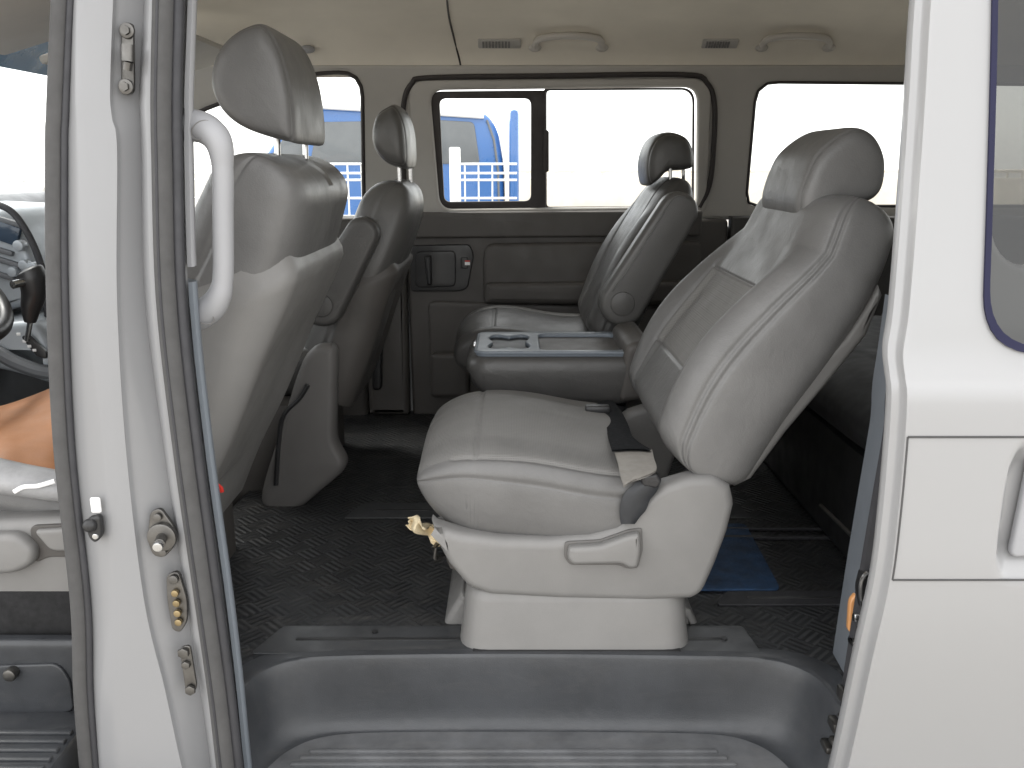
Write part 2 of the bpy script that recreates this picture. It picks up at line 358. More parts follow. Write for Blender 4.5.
# sill plates with seat rail slots
railm = mat('rail_cover_plastic', (.045, .047, .05), .42, wear=.18, var=.2, scale=12, bump=.2, bscale=500)
def railplate(x0, x1, y0, y1, name='rail_cover', m=railm, slot=True):
    o = MB().slab([rpoly([(x0, y0), (x1, y0), (x1 - .01, y1), (x0 + .035, y1)], .012)], .0035, .0015, Zp(FL)).build(name, m, van)
    if slot:
        MB().box(x0 + .07, x1 - .05, (y0 + y1) / 2 - .005, (y0 + y1) / 2 + .004, FL + .002, FL + .0045, .001).build('rail_slot', black, o)
    return o
y0 = G(300, 655, FL)[1]; y1 = G(300, 627, FL)[1]
railplate(G(250, 655, FL)[0], G(762, 655, FL)[0], y0, y1)
railplate(G(345, 515, FL)[0], G(345, 515, FL)[0] + 1.0, G(400, 519, FL)[1], G(400, 504, FL)[1])
railplate(G(690, 605, FL)[0] + .05, 1.6, G(760, 606, FL)[1], G(760, 592, FL)[1], m=rubber)
mb = MB()
for a, b in ((.0, .012), (.05, .008)):
    yy = G(760, 540, FL)[1] + a; mb.box(.3, 1.6, yy, yy + b, FL, FL + .008, .002)
mb.build('rear_rail', rubber, van)
for px, py in ((375, 634), (640, 636), (724, 641)):
    x, y = G(px, py, FL); MB().cyl((x, y, FL + .002), (x, y, FL + .0065), .006, 10).build('rail_bolt', black, van)

# --- far side: window band (tilted inwards) and lower trim
def band(u, v, q):                             # q: 0 = inner face
    return (u, 2.985 - (v - 1.24) * .17 + q, v)
def BZ(px, py):
    p = P(px, py, 2.95)
    for _ in range(4): p = P(px, py, 2.985 - (p[2] - 1.24) * .17)
    return (p[0], p[2])
front_win = rpoly([BZ(362, 71), BZ(364, 222), BZ(75, 236), BZ(60, 222), BZ(196, 112), BZ(300, 74)], [.075, .03, .03, .02, .05, .1])
door_hole = rpoly([BZ(424, 84), BZ(705, 82), BZ(700, 212), BZ(432, 214)], [.05, .06, .06, .05])
rear_win = rpoly([BZ(757, 82), (2.0, BZ(757, 82)[1] - .01), (2.0, BZ(757, 206)[1]), BZ(746, 206)], [.06, .06, .06, .04])
ztop = 1.705
band_out = [(BZ(46, 240)[0], 1.222), (2.1, 1.222), (2.1, ztop), (-1.08, ztop), (BZ(148, 118)[0], BZ(148, 118)[1])]
wall = MB().slab([band_out, front_win, door_hole, rear_win], .055, .012, band).build('side_wall', pillarm, van, label='beige trimmed far side wall round the windows')
def loop3(lp, q): return [band(u, v, q) for u, v in lp]
MB().tube(loop3(resample(rear_win + rear_win[:1], 90)[:-1], .004), .005, 8, True).build('window_seal', sealdark, wall)
MB().tube(loop3(resample(front_win + front_win[:1], 90)[:-1], .004), .007, 8, True).build('window_seal', sealdark, wall)
MB().add(loop3(front_win, .035), [list(range(len(front_win)))]).build('window_pane', glass, wall)
MB().add(loop3(rear_win, .035), [list(range(len(rear_win)))]).build('window_pane', glass, wall)
# sliding door on the far side
fdoor = MB()
lo = [(-.345, .55), (.70, .55), (.715, 1.228), (-.35, 1.228)]
fdoor.slab([rpoly(lo, .02)], .05, .012, Yp(2.945))
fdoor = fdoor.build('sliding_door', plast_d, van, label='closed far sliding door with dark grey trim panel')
frame_o = rpoly([BZ(408, 80), BZ(712, 78), BZ(706, 208), BZ(700, 216), BZ(415, 217)], [.06, .07, .05, .02, .05])
frame_i = rpoly([BZ(430, 90), BZ(697, 87), BZ(696, 206), BZ(440, 209)], [.045, .045, .03, .045])
MB().slab([frame_o, frame_i], .03, .01, lambda u, v, q: band(u, v, q - .012)).build('window_surround', pillarm, fdoor)
seal_px = [(405, 200), (403, 150), (404, 104), (412, 84), (430, 78), (560, 76), (685, 75), (706, 83), (714, 104), (713, 150), (709, 185), (699, 207)]
MB().tube(resample(crom([band(*BZ(a, b), -.006) for a, b in seal_px], 8, False), 120), .0085, 10).build('weatherstrip', sealdark, fdoor)
sl_o = rpoly([BZ(430, 91), BZ(546, 90), BZ(546, 209), BZ(438, 211)], [.035, .005, .005, .035])
sl_i = rpoly([BZ(439, 98), BZ(531, 98), BZ(531, 201), BZ(444, 202)], .022)
MB().slab([sl_o, sl_i], .022, .004, lambda u, v, q: band(u, v, q + .008)).build('window_frame', sealdark, fdoor, label='black frame of the small sliding pane')
fr_o = rpoly([BZ(544, 88), BZ(696, 87), BZ(695, 208), BZ(544, 209)], [.01, .045, .03, .01])
fr_i = rpoly([BZ(547, 90), BZ(694, 89), BZ(693, 206), BZ(547, 207)], [.012, .042, .03, .012])
MB().slab([fr_o, fr_i], .014, .003, lambda u, v, q: band(u, v, q + .016)).build('window_frame', sealdark, fdoor)
MB().slab([rpoly([BZ(543, 128), BZ(549, 131), BZ(549, 171), BZ(543, 174)], .005)], .02, .003, lambda u, v, q: band(u, v, q + .0)).build('window_latch', sealdark, fdoor)
MB().add(loop3(sl_i, .022), [list(range(len(sl_i)))]).build('window_pane', glass, fdoor)
MB().add(loop3(fr_i, .026), [list(range(len(fr_i)))]).build('window_pane', glass, fdoor)
YD = 2.945
def dpx(pts, r, Y=YD): return rpoly([XZ(a, b, Y) for a, b in pts], r)
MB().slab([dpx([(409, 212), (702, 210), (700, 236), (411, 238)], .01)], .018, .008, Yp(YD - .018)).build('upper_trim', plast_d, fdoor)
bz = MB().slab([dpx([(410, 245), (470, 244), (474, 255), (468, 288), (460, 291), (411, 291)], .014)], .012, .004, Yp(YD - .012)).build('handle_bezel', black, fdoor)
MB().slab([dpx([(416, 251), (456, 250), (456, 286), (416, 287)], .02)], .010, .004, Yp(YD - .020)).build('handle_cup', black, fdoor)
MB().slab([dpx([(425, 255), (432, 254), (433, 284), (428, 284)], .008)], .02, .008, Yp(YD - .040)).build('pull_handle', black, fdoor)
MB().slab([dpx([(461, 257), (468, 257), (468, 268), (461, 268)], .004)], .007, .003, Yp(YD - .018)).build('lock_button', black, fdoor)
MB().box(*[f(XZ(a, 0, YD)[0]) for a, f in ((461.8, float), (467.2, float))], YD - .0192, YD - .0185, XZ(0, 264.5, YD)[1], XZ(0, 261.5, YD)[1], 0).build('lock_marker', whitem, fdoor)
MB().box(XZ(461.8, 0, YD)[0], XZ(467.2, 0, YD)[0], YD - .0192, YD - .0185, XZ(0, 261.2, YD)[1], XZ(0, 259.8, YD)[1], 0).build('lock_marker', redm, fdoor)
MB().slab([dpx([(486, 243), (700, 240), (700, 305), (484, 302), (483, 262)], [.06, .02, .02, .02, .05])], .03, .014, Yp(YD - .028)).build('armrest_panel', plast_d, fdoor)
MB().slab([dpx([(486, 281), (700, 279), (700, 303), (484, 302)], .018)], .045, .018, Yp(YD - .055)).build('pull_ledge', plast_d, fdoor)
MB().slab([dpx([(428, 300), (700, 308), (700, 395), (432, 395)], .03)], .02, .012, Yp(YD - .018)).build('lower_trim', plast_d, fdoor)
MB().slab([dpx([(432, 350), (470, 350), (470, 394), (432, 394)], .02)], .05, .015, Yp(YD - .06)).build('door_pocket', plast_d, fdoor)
# rest of the far side, dark below the windows
MB().slab([[(.722, .58), (2.1, .58), (2.1, 1.236), (.722, 1.236)]], .06, .01, Yp(2.93)).build('rear_side_trim', mat('black_side_trim', (.045, .042, .04), .6, var=.1), van)
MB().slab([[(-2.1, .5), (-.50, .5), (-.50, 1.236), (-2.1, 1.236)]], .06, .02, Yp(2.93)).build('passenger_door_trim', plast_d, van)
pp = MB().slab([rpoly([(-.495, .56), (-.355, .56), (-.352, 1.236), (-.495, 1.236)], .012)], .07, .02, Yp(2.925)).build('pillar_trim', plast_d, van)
# black belt reel slot and strap on the far pillar
MB().tube([P(378, 215, 2.90), P(377, 300, 2.90), P(376, 360, 2.90)], .018, 8, flat=(1, .12)).build('seat_belt', webbing, pp)
MB().slab([rpoly([XZ(371, 330, 2.9), XZ(383, 330, 2.9), XZ(382, 390, 2.9), XZ(372, 390, 2.9)], .02)], .03, .01, Yp(2.892)).build('belt_buckle', black, pp)

# --- headliner: one curved sheet from the far cant rail over to the near one, with soft swellings
prof = crom([(2.925, 1.668), (2.915, 1.70), (2.885, 1.745), (2.82, 1.79), (2.70, 1.822), (2.5, 1.838), (2.1, 1.848), (1.7, 1.838), (1.5, 1.815), (1.36, 1.77), (1.30, 1.71)], 6, False)
xs = np.linspace(-1.15, 2.1, 110); A = np.zeros((len(xs), len(prof), 3))
for i, x in enumerate(xs):
    dip = .03 * max(0, (-.6 - x)) ** 1.2
    A[i, :, 0] = x; A[i, :, 1] = prof[:, 0]; A[i, :, 2] = prof[:, 1] - dip * 1.0 + .004 * np.sin(x * 2.2) * (prof[:, 1] > 1.7)
head = MB().grid(A).build('headliner', liner, van, 80, label='beige fabric headliner with a seam')
# seam across the headliner
sq = [(445, -40), (448, 10), (454, 38), (460, 62), (462, 76)]
def on_liner(px, py):
    best = None
    for yy in np.linspace(2.2, 2.925, 400):
        p = P(px, py, yy); z = np.interp(-yy, -prof[:, 0], prof[:, 1]) + .004 * math.sin(p[0] * 2.2)
        e = abs(p[2] - z)
        if best is None or e < best[0]: best = (e, p)
    return best[1]
sp_ = crom([on_liner(a, b) for a, b in sq], 6, False)
MB().tube([(a, b, c - .0005) for a, b, c in sp_], .0032, 6).build('liner_seam', sealdark, head)
sp_ = crom([on_liner(a, b) for a, b in [(120, 48), (170, 50), (195, 55), (212, 66)]], 6, False)
MB().tube(sp_, .003, 6).build('liner_seam', sealdark, head)
for (a, b) in ((535, 602), (762, 829)):
    yc_ = 42
    pts = [on_liner(a, 47), on_liner(a + 5, 39), on_liner((a + b) / 2, 36), on_liner(b - 5, 39), on_liner(b, 47)]
    pts = [(x, y - dd, z - dd * .1) for (x, y, z), dd in zip(pts, (.0, .022, .03, .022, .0))]
    g = MB().tube(resample(crom(pts, 8, False), 40), .0105, 12).build('assist_grip', gripm, van)
    for c in (pts[0], pts[-1]): MB().ball((c[0], c[1] + .004, c[2]), .021, .016, .014).build('grip_mount', gripm, g)
for (a, b) in ((478, 521), (702, 738)):
    p, q = on_liner(a, 43), on_liner(b, 43); cx = (p[0] + q[0]) / 2; hw = (q[0] - p[0]) / 2
    M = Matrix.Translation((cx, p[1], p[2])) @ Matrix.Rotation(R(-38), 4, 'X')
    v = MB().box(-hw, hw, -.018, .018, -.006, .004, .004, M=M)
    v = v.build('roof_vent', pillarm, van)
    m2 = MB()
    for k in range(9): m2.box(-hw * .8 + k * hw * .15, -hw * .8 + k * hw * .15 + .006, -.012, .012, -.009, -.005, .001, M=M)
    m2.build('vent_slats', plast, v)
p = on_liner(308, 48); MB().ball((p[0], p[1] - .01, p[2] - .005), .024, .02, .012).build('coat_hook', trimw, van)
MB().ball((1.28, 2.82, 1.765), .03, .02, .03).build('coat_hook', black, van)

# --- outer shell: roof, tail, front (keeps the daylight where the real openings are)
ro = np.array([(3.02, 1.2), (3.0, 1.5), (2.95, 1.72), (2.85, 1.84), (2.6, 1.90), (2.1, 1.92), (1.6, 1.90), (1.36, 1.85), (1.27, 1.76)])
A = np.array([[(x, y, z - (.12 * max(0, -1.0 - x) ** 1.3)) for y, z in ro[2:]] for x in np.linspace(-1.2, 2.15, 14)])
MB().grid(A).build('roof', paint, van, 80)
tail = MB().slab([[(1.25, .45), (3.0, .45), (3.0, 1.75), (2.85, 1.88), (1.4, 1.88), (1.25, 1.75)], [(1.5, 1.2), (2.8, 1.2), (2.75, 1.68), (1.55, 1.68)]], .05, .01, lambda u, v, q: (2.11 + q, u, v)).build('tailgate', paint, van)
MB().add([(2.13, 1.5, 1.2), (2.13, 2.8, 1.2), (2.13, 2.75, 1.68), (2.13, 1.55, 1.68)], [[0, 1, 2, 3]]).build('window_pane', tglass, tail)
MB().box(-2.2, 2.12, 2.995, 3.03, .35, 1.20, .01).build('outer_side_panel', paint, van)
for yy in (1.34, 2.86): MB().tube([(-1.10, yy, 1.71), (-1.26, yy, 1.55), (-1.60, yy, 1.14)], .032, 10).build('windscreen_pillar', pillarm, van)
ws = MB().add([(-1.14, 1.34, 1.74), (-1.14, 2.86, 1.74), (-1.75, 2.86, 1.10), (-1.75, 1.34, 1.10)], [[0, 1, 2, 3]]).build('windscreen', glass, van)
MB().add([(-1.145, 1.345, 1.727), (-1.145, 2.855, 1.727), (-1.235, 2.855, 1.630), (-1.235, 1.345, 1.630)], [[0, 1, 2, 3]]).build('sunshade_band', blueb, ws)
MB().box(-2.3, -1.75, 1.3, 2.95, .4, 1.10, .03).build('nose', paint, van)
MB().box(-2.0, -.70, 1.36, 2.94, .40, .44, .01).build('front_floor', blackint, van)
MB().box(-.72, -.69, 1.36, 2.94, .40, .545, .004).build('floor_riser', rubber, van)
# near cant rail over both openings (above the picture) and far lower sill
MB().box(-1.15, 2.1, 1.22, 1.34, 1.73, 1.79, .015).build('roof_rail', paint, van)
# near rear quarter behind the open sliding door
q = MB().slab([[(.61, .30), (2.1, .30), (2.1, 1.77), (.61, 1.77)], rpoly([(.68, 1.26), (1.95, 1.26), (1.95, 1.66), (.62, 1.66)], .06)], .05, .01, lambda u, v, w_: (u, 1.235 + w_ + max(0, v - 1.2) * .07, v)).build('rear_quarter_panel', paint, van)
MB().add([(.66, 1.25 + .007, 1.24), (1.97, 1.257, 1.24), (1.97, 1.29, 1.68), (.66, 1.29, 1.68)], [[0, 1, 2, 3]]).build('window_pane', tglass, q)

# --- door pillar (B-pillar) on the near side, lofted from bottom to top
rows_y = [-120, 0, 90, 118, 150, 300, 450, 600, 690, 768, 860]
cols = {  # measured edges of the pressed steel, one list per edge
 'a': [78, 70, 66, 65, 64, 65, 72, 88, 91, 97, 104],
 'b': [84, 77, 76, 77, 78, 84, 101, 109, 101, 102, 108],
 'c': [118, 113, 110, 112, 117, 117, 126, 144, 165, 182, 205],
 'd': [122, 117, 114, 117, 121, 122, 132, 149, 170, 187, 210],
 'e': [147, 144, 139, 140, 141, 145, 164, 186, 200, 211, 224],
 'f': [151, 148, 143, 143, 145, 150, 167, 189, 204, 214, 227],
 'g': [156, 154, 153, 153, 154, 158, 175, 196, 210, 220, 232],
 'h': [182, 178, 175, 175, 175, 180, 196, 217, 228, 236, 247]}
YB = [1.275, 1.26, 1.25, 1.247, 1.243, 1.225, 1.212, 1.205, 1.203, 1.20, 1.20]
offs = {'a': .012, 'b': 0.0, 'c': -.002, 'd': .008, 'e': .036, 'f': .010, 'g': .008, 'h': .012}
def pil(key, i, dy=0, dx=0):
    return P(cols[key][i] + dx, rows_y[i], YB[i] + offs[key] + dy)
fine = np.linspace(0, len(rows_y) - 1, 140)
def ploft(key, dy=0, dx=0):
    p = np.array([pil(key, i, dy, dx) for i in range(len(rows_y))]); pp = crom(p, 14, False)
    return resample(pp, 140)
line = {k: ploft(k) for k in cols}
back_l = line['a'] + np.array((-.03, .035, 0)); back_r = line['h'] + np.array((.012, .10, 0))
sec = [line['a'] + np.array((-.012, .05, 0)), line['a'], line['a'] * .9 + line['b'] * .1 + np.array((0, -.004, 0)), line['b'] + np.array((-.002, 0.001, 0)), line['b'] + np.array((.002, -.002, 0)),
       line['b'] * .7 + line['c'] * .3 + np.array((0, -.003, 0)), line['b'] * .3 + line['c'] * .7 + np.array((0, -.003, 0)),
       line['c'], line['c'] * .6 + line['d'] * .4 + np.array((0, .003, 0)), line['d'], line['d'] * .9 + line['e'] * .1, line['d'] * .1 + line['e'] * .9, line['e'], line['f'], line['f'] * .5 + line['g'] * .5 + np.array((0, -.001, 0)), line['g'], line['h'], line['h'] + np.array((.0, .035, 0))]
A = np.stack(sec, 1)
pillar = MB().grid(A).build('door_pillar', jamb, van, 50, label='silver painted door pillar with bolted hardware')
s1 = ploft('a', -.004, -9); s1 = np.array([(x, y, z) for x, y, z in s1])
MB().tube(s1, .0125, 12).build('weatherstrip', seal, pillar, 80)
MB().tube(s1 + np.array((.015, -.004, 0)), .005, 8).build('weatherstrip_lip', rubber, pillar, 80)
s2 = (line['g'] + line['h']) / 2 + np.array((.0, -.006, 0))
MB().tube(s2, .0152, 14).build('weatherstrip', seal, pillar, 80)
MB().tube(s2 + np.array((.0195, .001, 0)), .0075, 8).build('weatherstrip_lip', rubber, pillar, 80)
MB().tube(s2 + np.array((-.0035, -.0145, 0)), .0022, 6).build('weatherstrip_lip', rubber, pillar, 80)
tr = line['h'] + np.array((.006, .02, 0))
tA = np.stack([tr, tr + np.array((.006, .0, 0)), tr + np.array((.0085, .004, 0)), tr + np.array((.006, .02, 0)), tr + np.array((-.06, .09, 0))], 1)
# upper piece is pale, lower piece blue-grey
zz = tr[:, 2]; zc = P(190, 275, 1.25)[2]
up = tA[zz > zc - .0]; dn = tA[zz < zc - .003]
MB().grid(up).build('pillar_trim', trimw, van, 50)
MB().grid(dn).build('pillar_trim', mat('blue_grey_trim', (.17, .19, .215), .5, var=.05), van, 50)
# hardware on the pillar: everything stands on the pressed steel
def at_p(px, py, off=0): return P(px, py, float(np.interp(py, rows_y, YB)) + off)
def plate(lst, r, dpt, off):
    Yv = float(np.interp(lst[0][1], rows_y, YB)) + off
    return [rpoly([XZ(a, b, Yv) for a, b in lst], r)], dpt, .0015, Yp(Yv)
hp = MB().slab(*plate([(121, 24), (133, 22), (134, 94), (121, 95)], .01, .006, .008))
for px, py in ((128, 31), (127, 87)):
    c = at_p(px, py, .010); hp.cyl((c[0], c[1] - .006, c[2]), c, .0105, 20, .002); hp.cyl((c[0], c[1] - .011, c[2]), c, .0062, 6)
c0, c1 = at_p(128, 45, -.004), at_p(128, 62, -.004); hp.tube([c0, c1], .009, 12); c2 = at_p(127, 70, -.002); hp.tube([c1, c2], .006, 12)
hp.build('door_stop_plate', steel, pillar)
sp1 = MB().slab(*plate([(150, 512), (160, 508), (176, 530), (176, 545), (164, 558), (153, 556), (147, 540)], .012, .008, .004))
c = at_p(162, 537, 0); sp1.cyl((c[0], c[1] - .004, c[2]), (c[0], c[1] + .006, c[2]), .022, 24, .003); sp1.cyl((c[0] + .006, c[1] - .026, c[2]), c, .008, 16, .001)
for px, py in ((158, 517), (163, 552)):
    c = at_p(px, py, .002); sp1.cyl((c[0], c[1] - .004, c[2]), c, .006, 12, .001)
sp1.build('door_guide_pin', steel, pillar)
c = at_p(162, 537, 0); MB().cyl((c[0] + .007, c[1] - .036, c[2] - .001), (c[0] + .006, c[1] - .026, c[2]), .0075, 16, .002).build('pin_tip', chrome, pillar)
cp = MB().slab(*plate([(166, 575), (178, 571), (187, 600), (187, 622), (180, 633), (172, 630), (167, 600)], .012, .008, .002)).build('contact_plate', steel, pillar)
m2 = MB()
for px, py in ((176, 592), (177.5, 602), (178.5, 612), (179.5, 621)):
    c = at_p(px, py, .002); MB().cyl((c[0], c[1] - .007, c[2]), c, .0058, 14, .002).build('brass_contact', brass, pillar)
c = at_p(174, 579, 0); MB().cyl((c[0], c[1] - .005, c[2]), c, .0075, 14, .002).build('contact_bolt', steel, pillar)
bp_ = MB().slab(*plate([(179, 648), (190, 645), (197, 688), (192, 696), (186, 694)], .008, .005, .000))
for px, py, rr_ in ((184, 652, .009), (186.5, 664, .007), (191, 689, .0085)):
    c = at_p(px, py, .0); bp_.cyl((c[0], c[1] - .006, c[2]), c, rr_, 6, .0015)
bp_.build('bolt_plate', steel, pillar)
sw_ = MB(); c = at_p(97, 526, -.004); sw_.slab([rpoly([XZ(90, 515, 1.205), XZ(103, 513, 1.205), XZ(105, 534, 1.205), XZ(98, 541, 1.205), XZ(91, 534, 1.205)], .007)], .014, .004, Yp(1.193))
sw_.ball((c[0] - .004, c[1] - .012, c[2] + .006), .0105, .01, .0105); sw_.build('door_switch', black, pillar)
c = at_p(98, 534, -.008); MB().cyl((c[0], c[1] - .010, c[2]), c, .0045, 12, .001).build('switch_screw', chrome, pillar)
c = at_p(97, 503, -.004); MB().box(c[0] - .008, c[0] + .007, c[1] - .006, c[1], c[2] - .014, c[2] + .010, .004).build('switch_plate', whitem, pillar)
# grab handle
gp = [(176, 124, .02), (190, 125, 0), (206, 129, -.012), (218, 141, -.02), (222.5, 164, -.022), (223, 215, -.022), (223, 276, -.022), (218, 298, -.02), (207, 311, -.012), (192, 317, 0), (176, 318, .02)]
gq = [P(a, b, 1.31 + c_) for a, b, c_ in gp]
rad = np.interp(np.linspace(0, 1, 90), [0, .12, .2, .3, .7, .8, .88, 1], [.0225, .0225, .0205, .0148, .0148, .0205, .0225, .0225])
gh = MB().tube(resample(crom(gq, 8, False), 90), rad, 18).build('grab_handle', trimw, van, 80, label='pale grey grab handle on the door pillar')
for px, py, rot in ((201, 130, -38), (203, 316, 35)):
    c = P(px, py, 1.278); M = Matrix.Translation(c) @ Matrix.Rotation(R(rot), 4, 'Y'); m2 = MB()
    m2.tube([tuple(M @ Vector((.0165 * math.cos(t), .003 * math.cos(t) ** 2, .0105 * math.sin(t)))) for t in np.linspace(0, 2 * math.pi, 30)[:-1]], .0008, 6, True)
    m2.build('screw_cap', plast, gh)

# --- the near sliding door, run back along the side of the van
edge_px = [(942, -120), (931, 0), (925, 100), (918, 200), (909, 310), (903, 352), (905, 378), (907, 396), (905, 437), (898, 515), (889, 585), (872, 660), (848, 768), (822, 870)]
edge_y = [1.20, 1.165, 1.14, 1.118, 1.095, 1.086, 1.075, 1.066, 1.062, 1.060, 1.064, 1.085, 1.14, 1.20]
ed = crom([P(a, b, y) for (a, b), y in zip(edge_px, edge_y)], 8, False)
ed = ed[np.argsort(ed[:, 2])]
def DY(z): return float(np.interp(z, ed[:, 2], ed[:, 1]))
def DXz(z): return float(np.interp(z, ed[:, 2], ed[:, 0]))
zs = np.linspace(ed[0, 2], ed[-1, 2], 400)
DX = .505
dsec = [(.030, .070), (-.006, .050), (-.010, .040), (-.0105, .030), (-.009, .0245), (-.004, .022), (-.001, .019), (0, .012), (0, .006), (.001, .0015), (.005, 0)]
win = rpoly([P(990, -60, DY(1.68))[::2], P(985, 100, DY(1.52))[::2], P(977, 352, DY(1.22))[::2], (1.55, P(1024, 356, DY(1.2))[2] - .004), (1.55, 1.69)], [.03, .3, .075, .05, .05], 10)
hc = (P(1030, 513, DY(.94))[0], P(1030, 513, DY(.94))[2]); 
xsd = [DX + a for a, b in dsec] + list(np.linspace(DX + .012, 1.62, 270)); A = np.zeros((len(zs), len(xsd), 3))
for i, z in enumerate(zs):
    y = DY(z)
    for j, x in enumerate(xsd):
        yo = dsec[j][1] if j < len(dsec) else 0
        dxe = (DXz(z) - DX) * (1 - min(1, max(0, (x - DX - .012) / .06)))
        if j >= len(dsec):
            e_ = max(abs(x - hc[0]) / .034 if x < hc[0] else abs(x - hc[0]) / .16, 0)
            dq = ((abs(x - hc[0]) / (.036 if x < hc[0] else .15)) ** 3.2 + (abs(z - hc[1]) / .098) ** 3.2) ** (1 / 3.2)
            yo += .032 * (1 - sstep(.55, 1.08, np.array(dq)))
        A[i, j] = (x + dxe, y + yo, z)
mask = np.ones((len(zs) - 1, len(xsd) - 1), bool)
wc = np.mean(win, 0)
win_s = [((u - wc[0]) * .985 + wc[0], (v - wc[1]) * .965 + wc[1]) for u, v in win]
for i in range(len(zs) - 1):
    for j in range(len(xsd) - 1):
        if in_poly(((xsd[j] + xsd[j + 1]) / 2, (zs[i] + zs[i + 1]) / 2), win_s): mask[i, j] = False
ndoor = MB().grid(A, mask=mask).build('sliding_door', paint, van, 40, label='silver white near sliding door slid open to the rear')
# glass with its dark printed border, bonded on the outside
def ringpts(lp, off): return [(u, DY(v) + off, v) for u, v in lp]
zr = np.linspace(min(v for u, v in win), max(v for u, v in win), 40)
wr = resample(win + win[:1], 200)[:-1]; wi = [((u - wc[0]) * .982 + wc[0], (v - wc[1]) * .966 + wc[1]) for u, v in wr]
MB().grid([ringpts(wr, -.001), ringpts(wr, -.0045), ringpts(wi, -.0045)], cv=True).build('window_border', mat('dark_blue_border', (.008, .008, .035), .35, spec=.25), ndoor)
wg = [((u - wc[0]) * .991 + wc[0], (v - wc[1]) * .983 + wc[1]) for u, v in wr]
gx = np.linspace(min(u for u, v in wr), max(u for u, v in wr), 180); gz = np.linspace(min(v for u, v in wr), max(v for u, v in wr), 140)
A = np.array([[(x, DY(z) - .003, z) for x in gx] for z in gz]); mk = np.array([[in_poly(((gx[j] + gx[j + 1]) / 2, (gz[i] + gz[i + 1]) / 2), wg) for j in range(179)] for i in range(139)])
MB().grid(A, mask=mk).build('window_pane', tglass, ndoor, 80)
# side moulding between the two shut lines
z1, z2 = P(960, 437, 1.062)[2], P(960, 580, 1.063)[2]
# thin shut lines and lifted moulding edge
m2 = MB()
for z in (z1, z2):
    m2.tube([(x, DY(z) - .0002, z) for x in np.r_[DXz(z) + .004, np.linspace(.62, 1.6, 3)]], .0016, 6)
zz_ = np.linspace(z2, z1, 14); m2.tube([(DXz(z) + .0035, DY(z) - .0001, z) for k, z in enumerate(zz_)], .0012, 6)
m2.build('side_moulding', seal, ndoor)
MB().slab([rpoly([(hc[0] - .008, hc[1] - .07), (hc[0] + .13, hc[1] - .06), (hc[0] + .13, hc[1] + .07), (hc[0] + .0, hc[1] + .07)], .012)], .014, .005, Yp(DY(hc[1]) + .014)).build('door_handle', trimw, ndoor)
# jamb behind the door with its latch and lamp
jb = [(900, 300), (893, 350), (886, 396), (884, 430), (872, 500), (860, 570), (849, 640), (838, 712)]
jA = []
for a, b in jb:
    p = P(a + 16, b, 1.30); q_ = P(a, b, 1.335); jA.append([(p[0] + .03, 1.26, p[2]), p, ((p[0] + q_[0]) / 2, 1.31, p[2]), q_, (q_[0] + .004, 1.40, q_[2])])
jA = np.array(jA); jA = np.stack([resample(crom(jA[:, k], 6, False), 40) for k in range(5)], 1)
jm = MB().grid(jA).build('rear_jamb', mat('jamb_blue_grey', (.15, .165, .185), .45, var=.08, coat=.2), van, 50)
MB().tube(crom([P(a + 6, b, 1.25) for a, b in jb], 5, False), .010, 8).build('jamb_seal', rubber, jm)
MB().slab([rpoly([XZ(849, 600, 1.285), XZ(856, 592, 1.285), XZ(859, 615, 1.285), XZ(853, 633, 1.285), XZ(847, 630, 1.285)], .008)], .012, .003, Yp(1.28)).build('amber_lamp', ambr, jm)
m2 = MB().slab([rpoly([XZ(862, 572, 1.24), XZ(869, 570, 1.24), XZ(868, 604, 1.24), XZ(859, 608, 1.24), XZ(858, 588, 1.24)], .006)], .02, .003, Yp(1.235)).build('latch', black, jm)
MB().tube(crom([P(868, 572, 1.22), P(862, 580, 1.22), P(861, 598, 1.22), P(866, 604, 1.22)], 6, False), .0035, 8).build('latch_hook', chrome, jm)
c = P(861, 617, 1.24); MB().cyl((c[0] - .012, c[1], c[2]), (c[0] + .02, c[1], c[2]), .007, 12, .002).build('latch_pin', chrome, jm)
c = P(858, 645, 1.235); MB().cyl((c[0], c[1] - .01, c[2]), (c[0], c[1] + .02, c[2]), .010, 12, .003).build('jamb_bolt', chrome, jm)
m2 = MB()
for px, py, w_, h_ in ((838, 730, .014, .016), (832, 752, .018, .012), (846, 700, .01, .02), (836, 768, .014, .012)):
    c = P(px, py, 1.21); m2.box(c[0] - w_ / 2, c[0] + w_ / 2, c[1], c[1] + .03, c[2] - h_ / 2, c[2] + h_ / 2, .003)
for px, py in ((843, 718), (834, 742)):
    c = P(px, py, 1.205); m2.cyl((c[0], c[1] - .006, c[2]), (c[0], c[1] + .01, c[2]), .006, 10, .002)
m2.build('roller_bracket', steel, jm)
# near lower sills
MB().box(-2.2, -.66, 1.10, 1.14, .25, .40, .01).build('sill_panel', paint, van)
MB().box(-.66, .60, 1.06, 1.10, .25, .398, .01).build('sill_panel', paint, van)

# --- cab: dashboard, radio, gear lever, wheel, visor, mirror
db = MB().slab([crom([(-1.72, .60), (-1.30, .62), (-1.26, .80), (-1.27, 1.0), (-1.30, 1.20), (-1.36, 1.29), (-1.46, 1.315), (-1.64, 1.18)], 5)], 1.5, .05, Yp(1.40)).build('dashboard', dash, van, label='dark grey dashboard')
